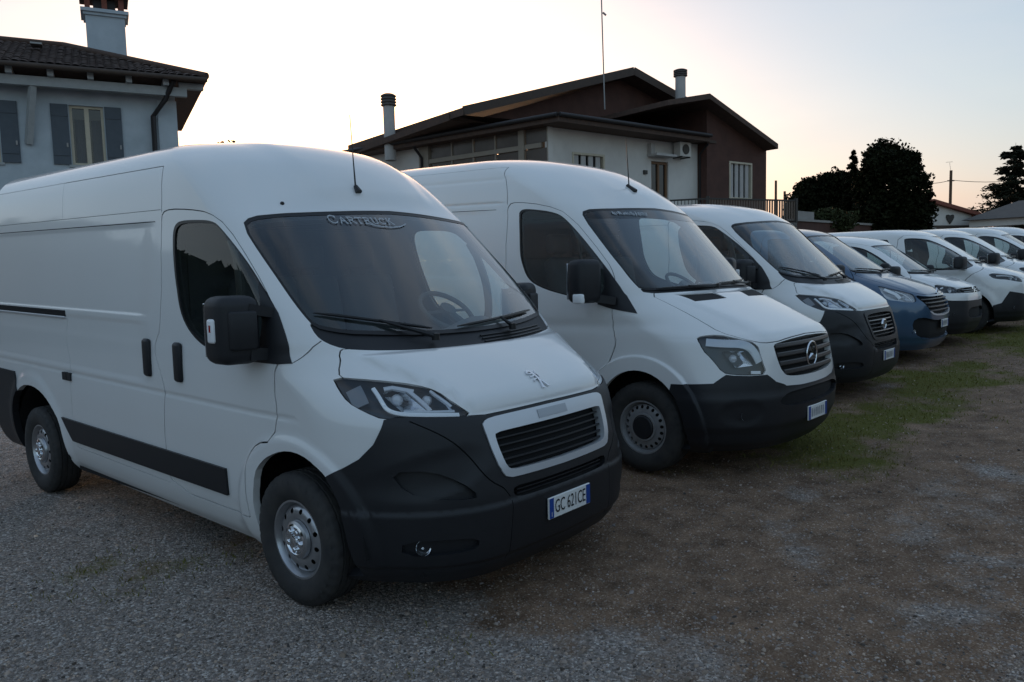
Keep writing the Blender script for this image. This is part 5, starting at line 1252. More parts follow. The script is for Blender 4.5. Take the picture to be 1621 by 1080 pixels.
def scatter():
    n = 170000; u = RNG.random(n); Y = 2.75+(u**1.5)*8.5; X = (RNG.random(n)*2-1)*(Y*.70+.3); g, s = masks(X, Y)
    keep = RNG.random(n) < np.clip(.26+.9*s-.24*g+.5*(vnoise(X, Y, 3.2, 3, 12)-.5), .03, 1); X, Y = X[keep], Y[keep]; n = len(X); s = s[keep]
    rad = np.clip(np.exp(RNG.normal(-5.3, .42, n)), .003, .020); Z = zg(X, Y)+relief(X, Y)
    base = np.array([[1, 0, 0], [-.5, .87, 0], [-.5, -.87, 0], [.5, .4, .75], [-.6, .1, .8], [.1, -.6, .7]]); tri = np.array([[0, 1, 3], [1, 4, 3], [1, 2, 4], [2, 5, 4], [2, 0, 5], [0, 3, 5], [3, 4, 5]])
    V = base[None]*(1+RNG.uniform(-.35, .35, (n, 6, 3))); a = RNG.uniform(0, 6.283, n); c, sn = np.cos(a)[:, None], np.sin(a)[:, None]
    V = np.stack([V[..., 0]*c-V[..., 1]*sn, V[..., 0]*sn+V[..., 1]*c, V[..., 2]*RNG.uniform(.5, .95, (n, 1))-.15], -1)*rad[:, None, None]+np.stack([X, Y, Z], -1)[:, None, :]
    F = (tri[None]+6*np.arange(n)[:, None, None]).reshape(-1, 3); m = bpy.data.materials.new('stone'); m.use_nodes = True; MATS['stone'] = m
    b = m.node_tree.nodes['Principled BSDF']; b.inputs['Roughness'].default_value = .85; at_ = m.node_tree.nodes.new('ShaderNodeAttribute'); at_.attribute_name = 'tint'; m.node_tree.links.new(at_.outputs['Color'], b.inputs['Base Color'])
    o = fast_mesh('gravel', V.reshape(-1, 3), F, m); k = np.clip(RNG.normal(.23, .10, n), .05, .7); w = RNG.uniform(-.06, .12, n); t = np.stack([k*(1.1+w), k*(.92), k*(.80-w), np.ones(n)], -1)
    at2 = o.data.attributes.new('tint', 'FLOAT_COLOR', 'POINT'); at2.data.foreach_set('color', np.repeat(t, 6, 0).ravel().astype(np.float32)); tag(o, 'loose pale and brown stones scattered over the lot', 'gravel', kind='stuff')
    # grass blades
    n = 190000; u = RNG.random(n); Y = 2.9+(u**1.1)*14; X = (RNG.random(n)*2-1)*(Y*.68+.3); g, s = masks(X, Y); keep = RNG.random(n) < g*.9-.06; X, Y = X[keep], Y[keep]; n = len(X)
    Z = zg(X, Y)+relief(X, Y); h = RNG.uniform(.008, .028, n); a = RNG.uniform(0, 6.283, n); w = RNG.uniform(.0015, .003, n)*(1+Y*.12); ln = RNG.uniform(-.8, .8, (n, 2))*h[:, None]
    P = np.stack([X, Y, Z], -1); d = np.stack([np.cos(a)*w, np.sin(a)*w, 0*a], -1); V = np.stack([P-d, P+d, P+np.stack([ln[:, 0]*.4, ln[:, 1]*.4, h*.6], -1)+d*.7, P+np.stack([ln[:, 0], ln[:, 1], h], -1)], 1).reshape(-1, 3)
    F = np.arange(4*n).reshape(-1, 4); m = mat('grass_blade', (.12, .125, .018), .8, vary=(1.2, 1., (.18, .14, .04))); o = fast_mesh('grass', V, F, m); tag(o, 'short patchy grass and moss growing along the van noses', 'grass', kind='stuff')
make_ground(); scatter()
# ------------------------------------------------------------------ houses and trees behind the lot
mat('stucco_pale', (.44, .495, .53), .9, vary=(1.6, .8, (.34, .39, .42)), bump=(60, .35, .004))
mat('stucco_white', (.62, .60, .56), .9, vary=(.9, .8, (.48, .46, .43)), bump=(50, .3, .004))
mat('stucco_brown', (.085, .040, .030), .85, vary=(2.0, .7, (.055, .028, .022)), bump=(40, .3, .004))
mat('roof_tile', (.060, .040, .032), .85, vary=(7, .9, (.10, .062, .045)), bump=(30, .4, .01))
mat('roof_tile_red', (.22, .07, .045), .85, vary=(4, .8, (.14, .05, .035)))
mat('roof_grey', (.07, .065, .06), .85, vary=(3, .8, (.11, .10, .09)))
mat('timber_pale', (.36, .38, .38), .75, vary=(5, .6, (.28, .30, .30)))
mat('timber_dark', (.050, .036, .028), .7, vary=(6, .7, (.08, .055, .04)))
mat('shutter_blue', (.075, .092, .11), .65, vary=(6, .5, (.055, .07, .085)))
mat('frame_cream', (.52, .47, .36), .6, vary=(5, .5, (.42, .38, .29)))
mat('frame_wood', (.16, .085, .04), .55)
mat('pipe_dark', (.028, .026, .027), .5, metal=.3)
mat('pipe_metal', (.22, .22, .22), .4, metal=.7)
mat('cowl_dark', (.09, .085, .08), .9)
mat('veranda_glass', (.085, .070, .058), .25, spec=.6, vary=(1.5, .8, (.12, .10, .085)))
mat('veranda_frame', (.26, .225, .18), .7)
mat('concrete', (.30, .29, .27), .9, vary=(2, .7, (.22, .21, .2)), bump=(25, .4, .01))
mat('concrete_light', (.45, .44, .42), .9, vary=(2, .7, (.34, .33, .32)))
mat('window_dark', (.012, .014, .016), .08, spec=.8)
mat('curtain', (.13, .135, .135), .9, bump=(30, .8, .02))
mat('screen_brown', (.16, .125, .10), .85, vary=(3, .6, (.11, .085, .07)))
mat('iron', (.06, .055, .05), .6, metal=.4)
mat('hedge_leaf', (.030, .042, .018), .7); mat('bark', (.055, .040, .030), .9, bump=(20, .6, .02)); mat('pole_wood', (.10, .065, .042), .9)

class Face:
    """upright plane through two ground points; a runs along it, b stands out towards the viewer, z is up"""
    def __init__(s, p0, p1):
        s.o = Vector((p0[0], p0[1], 0)); d = Vector((p1[0]-p0[0], p1[1]-p0[1], 0)); s.len = d.length; s.d = d.normalized(); s.n = Vector((-s.d.y, s.d.x, 0))
        if s.n.dot(-s.o) < 0: s.n = -s.n
    def P(s, a, z, b=0.): return s.o+s.d*a+s.n*b+Vector((0, 0, z))
    def hit(s, px, py, b=0.):
        D = _F*CAM_F+_R*(px-IMG_W/2)-_U*(py-IMG_H/2); C = Vector((0, 0, CAM_H)); t = (b-(C-s.o).dot(s.n))/D.dot(s.n); q = C+D*t
        return (q-s.o).dot(s.d), q.z
    def rect(s, x0, y0, x1, y1, b=0.):
        a0 = s.hit(x0, (y0+y1)/2, b)[0]; a1 = s.hit(x1, (y0+y1)/2, b)[0]; z1 = s.hit((x0+x1)/2, y0, b)[1]; z0 = s.hit((x0+x1)/2, y1, b)[1]
        return min(a0, a1), z0, max(a0, a1), z1
    def box(s, mb, r, b0, b1, mi=0):
        a0, z0, a1, z1 = r; v = [s.P(a, z, b) for b in (b0, b1) for a, z in ((a0, z0), (a1, z0), (a1, z1), (a0, z1))]
        return mb.add(v, [(3, 2, 1, 0), (4, 5, 6, 7), (0, 1, 5, 4), (1, 2, 6, 5), (2, 3, 7, 6), (3, 0, 4, 7)], mi)
    def part(s, name, r, b0, b1, m, parent): return s.box(MB(), r, b0, b1).obj(name, m, parent)
    def solid(s, mb, pts, b0, b1, mi=0):
        """outline (a, z) pushed from b0 to b1"""
        n = len(pts); v = [s.P(a, z, b) for b in (b0, b1) for a, z in pts]
        return mb.add(v, [tuple(range(n-1, -1, -1)), tuple(range(n, 2*n))]+[(i, (i+1) % n, n+(i+1) % n, n+i) for i in range(n)], mi)
def wall_holes(f, name, a0, a1, z0, z1, holes, b0, b1, m, parent):
    """wall slab with window openings, built from the strips around them"""
    xs = sorted({a0, a1, *[h[0] for h in holes], *[h[2] for h in holes]}); zs = sorted({z0, z1, *[h[1] for h in holes], *[h[3] for h in holes]})
    mb = MB(); idx = {}; front = []
    def vid(a, z, b):
        k = (round(a, 4), round(z, 4), b)
        if k not in idx: idx[k] = len(mb.v); mb.v.append(tuple(f.P(a, z, b)))
        return idx[k]
    solid = lambda i, j: 0 <= i < len(xs)-1 and 0 <= j < len(zs)-1 and not any(h[0]-1e-6 <= xs[i] and xs[i+1] <= h[2]+1e-6 and h[1]-1e-6 <= zs[j] and zs[j+1] <= h[3]+1e-6 for h in holes)
    for i in range(len(xs)-1):
        for j in range(len(zs)-1):
            if not solid(i, j): continue
            q = [(xs[i], zs[j]), (xs[i+1], zs[j]), (xs[i+1], zs[j+1]), (xs[i], zs[j+1])]
            mb.f.append(tuple(vid(*c, b1) for c in q)); mb.f.append(tuple(vid(*c, b0) for c in q[::-1]))
            for di, dj, e in ((0, -1, (0, 1)), (1, 0, (1, 2)), (0, 1, (2, 3)), (-1, 0, (3, 0))):
                if not solid(i+di, j+dj): c, d = q[e[0]], q[e[1]]; mb.f.append((vid(*c, b1), vid(*c, b0), vid(*d, b0), vid(*d, b1)))
    mb.m = [0]*len(mb.f); return mb.obj(name, m, parent)
def pipe(parent, pts, r, name='downpipe', m='pipe_dark'): return MB().tube(pts, r, 10).obj(name, m, parent, 50)

# ---- left house: pale rendered wall, blue shutters, tiled hip roof
def left_house():
    f = Face(at(277, 160, 24.6)[:2], at(0, 140, 22.5)[:2])       # a: from the right corner towards the left
    base = f.P(2, 0, 0); g = zg(base.x, base.y)
    root = empty('house', (f.o.x, f.o.y, g)); inv = Matrix.Translation(-root.location)
    H = lambda px, py, b=0: f.hit(px, py, b)
    zt = H(130, 150)[1]; L = 13.; win = f.rect(112, 168, 166, 262); win2 = (win[0]+H(0, 200)[0]-win[0]+.55, win[1], win[2]+H(0, 200)[0]-win[0]+.55, win[3])
    win2 = (H(-2, 200)[0], win[1], H(-2, 200)[0]+win[2]-win[0], win[3]); low = [(w[0], g+.9, w[2], g+2.5) for w in (win, win2)]
    wall_holes(f, 'wall', 0, L, g-.3, zt+.25, [win, win2]+low, -.35, 0, 'stucco_pale', root)
    # other walls
    m = MB(); f.box(m, (0, g-.3, .35, zt+.25), -7, -.352); m.obj('side_wall', 'stucco_pale', root)
    m = MB(); f.box(m, (.36, g-.3, L, zt+.2), -7, -6.65); m.obj('rear_wall', 'stucco_pale', root); m = MB(); f.box(m, (L-.35, g-.3, L, zt+.2), -6.64, -.36); m.obj('end_wall', 'stucco_pale', root)
    f.part('corner_pilaster', (-.02, g-.3, .52, zt-.02), .003, .10, 'stucco_pale', root)
    for w in (win, win2, *low):
        fr = MB(); t = .07
        for r in ((w[0], w[1], w[0]+t, w[3]), (w[2]-t, w[1], w[2], w[3]), (w[0]+t, w[3]-t, w[2]-t, w[3]), (w[0]+t, w[1], w[2]-t, w[1]+t), ((w[0]+w[2])/2-.06, w[1]+t, (w[0]+w[2])/2+.06, w[3]-t)): f.box(fr, r, -.20, -.10)
        wo = fr.obj('window', 'frame_cream', root)
        mid = (w[0]+w[2])/2
        for a0, a1 in ((w[0]+t, mid-.06), (mid+.06, w[2]-t)):
            f.part('pane', (a0, w[1]+t, a1, w[3]-t), -.172, -.16, 'window_dark', wo); f.part('curtain', (a0+.02, w[1]+t, a1-.05, w[3]-t-.32), -.158, -.15, 'curtain', wo)
        f.part('sill', (w[0]-.08, w[1]-.07, w[2]+.08, w[1]-.003), -.18, .06, 'timber_pale', wo)
        sw = .5*(w[2]-w[0])
        for a0 in (w[0]-sw-.03, w[2]+.03):
            s = MB(); f.box(s, (a0, w[1], a0+sw, w[3]), .012, .05); so = s.obj('shutter', 'shutter_blue', root)
            for k in range(2): f.part('shutter_batten', (a0+.03, w[1]+.25+k*(w[3]-w[1]-.6), a0+sw-.03, w[1]+.34+k*(w[3]-w[1]-.6)), .052, .07, 'shutter_blue', so)
            h = MB(); f.box(h, (a0+sw*.1, w[1]+.5, a0+sw*.2, w[1]+.62), .071, .085); h.obj('shutter_catch', 'pipe_metal', so)
    # eave timbers
    zb0, zb1 = H(130, 147)[1]-.02, H(130, 134)[1]
    f.part('wall_plate_beam', (-.3, zb0, L+.4, zb1), .42, .62, 'timber_pale', root)
    za = zb1+.004; sp = H(70, 120)[0]-H(132, 124)[0]; a = H(18, 120)[0]
    k = 0
    while a-k*sp > -.2:
        r = MB(); aa = a-k*sp; f.solid(r, [(aa-.08, za), (aa+.08, za), (aa+.08, za+.17), (aa-.08, za+.17)], -.3, .82); r.obj('rafter_tail', 'timber_pale', root); k += 1
    for k in range(1, 8):
        r = MB(); aa = a+k*sp; f.solid(r, [(aa-.08, za), (aa+.08, za), (aa+.08, za+.17), (aa-.08, za+.17)], -.3, .82); r.obj('rafter_tail', 'timber_pale', root)
    f.part('corner_bracket', (-.78, za-.02, -.08, za+.15), .40, .62, 'timber_pale', root)
    b0 = H(46, 228); b1 = H(52, 146, .5); r = MB(); r.prism(f.P(b0[0], b0[1], .06), f.P(b1[0], zb0+.02, .50), .16, .16); r.obj('brace', 'timber_pale', root)
    r = MB(); r.prism(f.P(b0[0]+5.2, b0[1], .06), f.P(b1[0]+5.2, zb0+.02, .50), .16, .16); r.obj('brace', 'timber_pale', root)
    # roof: hip with rows of round tiles
    ze = za+.175; ov = .85; ev = .95; D = 7.0; zr = ze+1.75; yr = -D/2
    e = [(-ov, ev), (L+ov, ev), (L+ov, -D-ev), (-ov, -D-ev)]; rd = [(3.0, yr), (L-3., yr)]
    m = MB(); v = [f.P(a, ze, b) for a, b in e]+[f.P(a, zr, b) for a, b in rd]+[f.P(a, ze+.10, b) for a, b in e]
    m.add([*v[:4], *v[6:]], [(0, 1, 2, 3), (0, 4, 5, 1), (1, 5, 6, 2), (2, 6, 7, 3), (3, 7, 4, 0)]); m.add([v[6], v[7], v[8], v[9], v[4], v[5]], [(0, 4, 5, 1), (1, 5, 2), (2, 5, 4, 3), (3, 4, 0)])
    ro = m.obj('roof', 'roof_tile', root)
    # tiles on the two slopes in view
    V = []; F = []
    def tiles(p0, p1, q0, q1, w=.21, rowl=.38):
        """half-round tiles between eave line p0-p1 and ridge line q0-q1"""
        n = int((p1-p0).length/w); nn = ((q0-p0).cross(p1-p0)).normalized()
        if nn.z < 0: nn = -nn
        ed = (p1-p0).normalized(); up = nn.cross(ed); up = up if up.z > 0 else -up; slope = (q0-p0).dot(up)
        for i in range(n):
            s = (i+.5)*w; base = p0+ed*s
            s0 = (q0-p0).dot(ed); s1 = (p1-q1).dot(ed); Lp = (p1-p0).length
            hmax = slope*min(1, s/max(s0, 1e-3), (Lp-s)/max(s1, 1e-3)); rows = int(hmax/rowl)
            for j in range(rows):
                c = base+up*(j*rowl)+nn*(.012+random.uniform(0, .018)); k = len(V); tilt = random.uniform(-.006, .006)
                for t, r in ((0, w*.5), (rowl*1.12, w*.42)):
                    for q in range(5): an = math.pi*q/4; V.append(c+up*t+ed*(r*math.cos(an)+tilt)+nn*(r*.42*math.sin(an)-(.0 if t == 0 else .02)))
                F.extend((k+q, k+q+1, k+q+6, k+q+5) for q in range(4))
    tiles(f.P(-ov, ze+.10, ev), f.P(L+ov, ze+.10, ev), f.P(*[rd[0][0], zr, yr]), f.P(*[rd[1][0], zr, yr])); tiles(f.P(-ov, ze+.10, -D-ev), f.P(-ov, ze+.10, ev), f.P(3.0, zr, yr), f.P(3.0, zr, yr))
    o = fast_mesh('roof_tiles', [tuple(q) for q in V], F, 'roof_tile', ro); o['kind'] = 'stuff'
    rid = MB()
    for p, q in ((f.P(3., zr, yr), f.P(L-3., zr, yr)), (f.P(-ov, ze+.1, ev), f.P(3., zr, yr)), (f.P(-ov, ze+.1, -D-ev), f.P(3., zr, yr))): rid.tube([p+Vector((0, 0, .05)), q+Vector((0, 0, .05))], .11, 8)
    o = rid.obj('ridge_tiles', 'roof_tile', ro, 50); o['kind'] = 'stuff'
    for px in ((20, 52),): f.part('skylight_flashing', (H(62, 66)[0], zr-.52, H(42, 66)[0], zr-.47), -1.9, -1.4, 'pipe_metal', ro)
    # chimney
    c0 = f.hit(138, 70, -3.2); c1 = f.hit(200, 70, -3.2); a0, a1 = sorted((c0[0], c1[0])); zc = f.hit(165, 26, -3.2)[1]; w = a1-a0
    ch = f.part('chimney', (a0, ze+.3, a1, zc), -3.2-w*.8, -3.2, 'stucco_pale', root)
    for k, (e_, h0, h1) in enumerate(((.06, 0, .09), (.13, .093, .2))): f.part('chimney_ledge', (a0-e_, zc+h0, a1+e_, zc+h1), -3.2-w*.8-e_, -3.2+e_, 'stucco_pale', ch)
    z2 = zc+.203
    for aa in (a0, (a0+a1)/2-.08, a1-.16):
        for bb in (-3.2-w*.8, -3.36): f.part('chimney_pier', (aa, z2, aa+.16, z2+.42), bb, bb+.16, 'roof_tile_red', ch)
    f.part('flue', (a0+.25, z2, a1-.25, z2+.40), -3.2-w*.6, -3.2-w*.2, 'pipe_dark', ch); f.part('chimney_cap', (a0-.15, z2+.423, a1+.15, z2+.52), -3.2-w*.8-.15, -3.05, 'roof_tile', ch)
    # downpipe
    p = [f.P(H(276, 150, .8)[0], H(276, 150)[1]+.25, .80), f.P(H(262, 160, .5)[0], H(262, 163)[1], .5), f.P(H(242, 185)[0], H(242, 186)[1], .16), f.P(H(243, 240)[0], g, .16)]
    pipe(root, p, .075); m = MB(); m.tube([f.P(-ov, ze+.02, ev+.08), f.P(L+ov, ze+.02, ev+.08)], .075, 8); m.obj('gutter', 'timber_dark', root, 50)
    for ch_ in root.children: ch_.matrix_parent_inverse = inv
    tag(root, 'pale rendered house with blue shutters and tall chimney behind the foremost van', 'house'); return root

# ---- middle house: white ground storey, brown gables, glazed veranda
def mid_house():
    C0 = at(868, 300, 29.); C1 = at(1118, 300, 34.4); CL = at(545, 300, 36.2)
    R_ = Face(C0[:2], C1[:2]); L_ = Face(C0[:2], CL[:2]); g = zg(C0.x, C0.y)
    root = empty('house', (C0.x, C0.y, g)); inv = Matrix.Translation(-root.location); Hr, Hl = R_.hit, L_.hit
    zt = Hr(868, 201)[1]; zte = zt+.12
    # right-hand white wall with window, door
    w1 = R_.rect(906, 243, 957, 300); dr = R_.rect(1031, 256, 1058, 312); dr = (dr[0], dr[3]-2.15, dr[2], dr[3]); zf = dr[1]; wl = R_.len
    wall_holes(R_, 'wall', 0, wl, g-.5, zt, [w1, dr], -.3, 0, 'stucco_white', root)
    L_wall0 = Hl(668, 240)[0]; LL = Hl(572, 245)[0]
    m = MB(); L_.solid(m, [(L_wall0, g-.5), (LL, g-.5), (LL, Hl(572, 243)[1]), (L_wall0, Hl(668, 232)[1]+.15)], -.3, 0); m.obj('veranda_side_wall', 'stucco_white', root)
    # window with four upright shutters leaves
    def leafwin(F, w, n, nm='window'):
        fr = MB(); t = .08
        for r in ((w[0], w[1], w[0]+t, w[3]), (w[2]-t, w[1], w[2], w[3]), (w[0]+t, w[3]-t, w[2]-t, w[3]), (w[0]+t, w[1], w[2]-t, w[1]+t)): F.box(fr, r, -.16, .03)
        o = fr.obj(nm, 'frame_cream', root); F.part('pane', (w[0]+t, w[1]+t, w[2]-t, w[3]-t), -.15, -.14, 'window_dark', o)
        st = (w[2]-w[0]-2*t)/n
        for k in range(n): F.part('shutter_leaf', (w[0]+t+st*(k+.12), w[1]+t, w[0]+t+st*(k+.74), w[3]-t), -.10, -.05, 'concrete_light', o)
        return o
    leafwin(R_, w1, 4)
    d = MB()
    for r in ((dr[0], dr[1], dr[0]+.1, dr[3]), (dr[2]-.1, dr[1], dr[2], dr[3]), (dr[0]+.1, dr[3]-.1, dr[2]-.1, dr[3]), ((dr[0]+dr[2])/2-.05, dr[1], (dr[0]+dr[2])/2+.05, dr[3]-.1)): R_.box(d, r, -.18, -.08)
    do = d.obj('door', 'frame_wood', root)
    for a0, a1 in ((dr[0]+.1, (dr[0]+dr[2])/2-.05), ((dr[0]+dr[2])/2+.05, dr[2]-.1)): R_.part('pane', (a0, dr[1], a1, dr[3]-.1), -.15, -.14, 'window_dark', do)
    sh = R_.rect(1024, 246, 1056, 252); R_.part('door_canopy', (sh[0], dr[3]+.15, sh[2], dr[3]+.24), .003, .55, 'concrete_light', root)
    lp = R_.rect(1025, 228, 1031, 245); R_.part('wall_lamp', lp, .003, .2, 'concrete_light', root); mt = R_.rect(1018, 270, 1023, 276); R_.part('meter_box', mt, .003, .08, 'iron', root)
    ac = R_.rect(1063, 228, 1080, 250); ao = R_.part('air_conditioner', ac, .12, .48, 'stucco_white', root)
    m = MB(); c = R_.P((ac[0]+ac[2])/2, (ac[1]+ac[3])/2, .484); m.tube([c, c+R_.n*.02], (ac[3]-ac[1])*.36, 20); m.obj('fan_grille', 'iron', ao)
    for a in (ac[0]+.1, ac[2]-.1): m = MB(); m.prism(R_.P(a, ac[1]-.03, .003), R_.P(a, ac[1]-.03, .5), .05, .05); m.obj('ac_bracket', 'iron', ao)
    # brown wing at the right, standing forward
    b = .5; a0 = Hr(1119, 260, b)[0]; a1 = Hr(1213, 260, b)[0]; zs = [Hr(px, py, b)[1] for px, py in ((1122, 158), (1128, 156), (1213, 215))]
    w2 = R_.rect(1154, 257, 1190, 316, b); fw = Face(R_.P(0, 0, b)[:2], R_.P(5, 0, b)[:2])
    wall_holes(fw, 'wing_wall', a0, a1, g-.5, w2[3]+.35, [w2], -.3, 0, 'stucco_brown', root); leafwin(fw, w2, 4)
    ap = Hr(1128, 156, b); z1 = Hr(1213, 222, b)[1]; zv = w2[3]+.353
    m = MB(); fw.solid(m, [(a0, zv), (a1, zv), (a1, z1), (ap[0], ap[1]), (a0, ap[1]-.1)], -.3, 0); m.obj('gable_wall', 'stucco_brown', root)
    m = MB(); fw.solid(m, [(a0, g-.5), (a0+.28, g-.5), (a0+.28, ap[1]-.2), (a0, ap[1]-.2)], -5, -.303); m.obj('wing_return_wall', 'stucco_brown', root)
    m = MB(); fw.solid(m, [(a1-.28, g-.5), (a1, g-.5), (a1, z1-.05), (a1-.28, z1-.05)], -7, -.303); m.obj('wing_side_wall', 'stucco_brown', root)
    # wing roof: right slope with thick edge, short left slope
    e1 = fw.hit(1232, 228, .7); tp = fw.hit(1124, 148, .7); th = .22; lf = fw.hit(1084, 157, .7)
    m = MB(); fw.solid(m, [(tp[0], tp[1]), (e1[0], e1[1]), (e1[0], e1[1]-th), (tp[0], tp[1]-th)], -7.5, .7); m.obj('wing_roof', 'roof_tile', root)
    m = MB(); fw.solid(m, [(tp[0]-.004, tp[1]), (lf[0]-1, lf[1]-.14), (lf[0]-1, lf[1]-.34), (tp[0]-.004, tp[1]-th)], -7.5, .7); m.obj('wing_roof', 'roof_tile', root)
    # upper brown gable, set back
    sb = -3.2; fu = Face(R_.P(0, 0, sb)[:2], R_.P(5, 0, sb)[:2]); A = fu.hit(1003, 116, 0); Lg = fu.hit(752, 178, 0); Rg = fu.hit(1130, 182, 0); zlow = zt+.05
    m = MB(); fu.solid(m, [(Lg[0]+.5, zlow), (Rg[0], zlow), (Rg[0], Rg[1]-.1), (A[0], A[1]-.15), (Lg[0]+.5, Lg[1]-.1)], -.3, 0); m.obj('gable_wall', 'stucco_brown', root)
    q = [fu.hit(px, py, .9) for px, py in ((733, 170), (1003, 108), (1108, 168))]; th = .28
    for (p0, p1, e) in ((q[0], q[1], -.004), (q[1], q[2], 0)):
        m = MB(); fu.solid(m, [(p0[0], p0[1]), (p1[0]+e, p1[1]), (p1[0]+e, p1[1]-th), (p0[0], p0[1]-th)], -9, .9); m.obj('upper_roof', 'roof_tile', root)
    for p0, p1 in ((q[0], q[1]), (q[1], q[2])):
        m = MB(); m.prism(fu.P(p0[0], p0[1]-.13, .93), fu.P(p1[0], p1[1]-.13, .93), .05, .34); m.obj('barge_board', 'timber_dark', root)
    m = MB(); fu.solid(m, [(Lg[0]+.5, g-.4), (Lg[0]+.8, g-.4), (Lg[0]+.8, Lg[1]-.2), (Lg[0]+.5, Lg[1]-.2)], -8, -.303); m.obj('side_wall', 'stucco_white', root)
    # lower roof round the corner: eaves to the right and to the left
    er = [Hr(884, 181, 1.0), Hr(1124, 217, 1.0)]; ze = er[0][1]; ca = er[0][0]
    cz = R_.P(ca, ze, 1.0); rz_ = R_.P(er[1][0], er[1][1]+.05, 1.0); lz = at(545, 241, 35.3)
    bz = fu.P(Rg[0]-.2, ze+.95, -.02); bl = fu.P(Lg[0]-1.2, ze+1.0, -.02); bl.z = max(lz.z, ze)+.55
    m = MB(); dn = Vector((0, 0, -.24)); v = [cz, rz_, bz, bl, lz]; v = v+[p+dn for p in v]
    m.add(v, [(0, 1, 2, 3, 4), (9, 8, 7, 6, 5), (0, 5, 6, 1), (1, 6, 7, 2), (2, 7, 8, 3), (3, 8, 9, 4), (4, 9, 5, 0)]); m.obj('lower_roof', 'roof_tile', root)
    m = MB(); m.tube([cz+R_.n*.07, rz_+R_.n*.07], .08, 8); m.obj('gutter', 'pipe_dark', root, 50)
    m = MB(); m.tube([cz+L_.n*.08, lz+L_.n*.08], .08, 8); m.obj('gutter', 'pipe_dark', root, 50)
    # soffit closing the gap between wall head and roof
    m = MB(); R_.box(m, (-.25, zt+.003, wl, zt+.12), -3, .55); m.obj('soffit', 'timber_dark', root)
    # glazed veranda on the left face
    def lr(x0, y0, x1, y1): return L_.rect(x0, y0, x1, y1)
    post = [(866, 874), (822, 831), (665, 680)]
    for x0, x1 in ((822, 831), (664, 679)):
        r = lr(x0, 205, x1, 240); L_.part('veranda_post', (r[0], g-.4, r[2], zt+.1), -.12, .08, 'veranda_frame', root)
    za, zb = Hl(745, 243)[1], Hl(745, 250)[1]
    L_.part('veranda_rail', (0.25, zb, L_wall0, za), -.06, .05, 'veranda_frame', root); L_.part('veranda_parapet', (.25, g-.4, L_wall0, zb-.9), -.12, .02, 'stucco_white', root)
    for x0, x1 in ((682, 714), (717, 748), (751, 783), (786, 821), (832, 866)):
        r = lr(x0, 215, x1, 235); o = L_.part('veranda_pane', (r[0], za+.02, r[2], zt+.0), -.03, -.01, 'veranda_glass', root)
        L_.part('mullion', (r[0]-.07, zb-.9, r[0]-.003, zt), -.04, .03, 'veranda_frame', o); L_.part('lower_pane', (r[0], zb-.88, r[2], zb-.02), -.03, -.01, 'veranda_glass', o)
        L_.part('blind', (r[0]+.05, zt-.75, r[2]-.05, zt-.02), -.06, -.035, 'frame_wood', o)
    R_.part('corner_post', (-.02, g-.5, .22, zt), .003, .06, 'stucco_white', root)
    # pipes
    for F, px, b_ in ((R_, 1108, .12), (L_, 667, .12)):
        a = F.hit(px, 240, b_)[0]; pipe(root, [F.P(a, zt-.05, .55), F.P(a, zt-.45, b_), F.P(a, g-.3, b_)], .06)
    # chimneys
    def chimney(px0, px1, py0, py1, Y, ybase):
        c = at((px0+px1)/2, py0, Y); r = (at(px1, py0, Y)-at(px0, py0, Y)).length/2; zb_ = at((px0+px1)/2, ybase, Y).z; zc = at((px0+px1)/2, py0+.27*(py1-py0), Y).z; hc = c.z-zc
        m = MB(); m.lathe([(zb_-.8, r*.74), (zc, r*.74)], 20, 'z', (c.x, c.y, 0)); o = m.obj('chimney', 'concrete_light', root, 40)
        pr = []
        for k in range(4): pr += [(zc+hc*(k*.24), r*.85), (zc+hc*(k*.24+.06), r), (zc+hc*(k*.24+.13), r), (zc+hc*(k*.24+.2), r*.85)]
        m = MB(); m.lathe([(zc-.02, 0)]+pr+[(c.z, r*.6), (c.z+.01, 0)], 20, 'z', (c.x, c.y, 0)); m.obj('chimney_cowl', 'cowl_dark', o, 40)
    chimney(602, 627, 149, 222, 33.5, 224); chimney(1066, 1088, 110, 154, 36., 156)
    # aerial mast
    p0 = at(957, 150, 33.); p1 = at(951, -60, 33.); p1.x = p0.x-.1
    m = MB(); m.tube([p0-Vector((0, 0, .6)), p1], .03, 6); z0 = at(953, 20, 33.).z
    for k in range(5): m.tube([(p1.x-.35, p1.y, p1.z-.3-k*.18), (p1.x+.35, p1.y, p1.z-.3-k*.18)], .012, 5)
    m.tube([(p0.x-.02, p0.y, z0), (p0.x+.1, p0.y-.02, z0-.12)], .04, 6); m.obj('aerial_mast', 'pipe_metal', root, 40)
    for c in root.children: c.matrix_parent_inverse = inv
    tag(root, 'white house with brown gables and a glazed veranda behind the second van', 'house')
    # terrace railing in front of the wing
    t0, t1, t2 = at(1060, 330, 29.5), at(1122, 330, 29.), at(1262, 330, 31.)
    tr = empty('terrace', (t1.x, t1.y, zg(t1.x, t1.y))); tinv = Matrix.Translation(-tr.location)
    zr = at(1122, 313, 29.).z; zb2 = at(1122, 352, 29.).z; gz = zg(t1.x, t1.y)-.4
    for p, q_, nm in ((t0, t1, 0), (t1, t2, 1)):
        F = Face(p[:2], q_[:2])
        F.part('terrace_wall', (0, gz, F.len, zb2), -.25, 0, 'concrete', tr); F.part('top_rail', (0, zr-.06, F.len, zr), -.06, .0, 'iron', tr); F.part('bottom_rail', (0, zb2+.06, F.len, zb2+.10), -.05, -.01, 'iron', tr)
        bars = MB(); n = int(F.len/.13)
        for k in range(n): F.box(bars, (k*.13+.03, zb2+.10, k*.13+(.055 if nm == 0 else .10), zr-.06), -.045, -.02)
        o = bars.obj('railing_bars', 'iron' if nm == 0 else 'screen_brown', tr); o['kind'] = 'stuff'
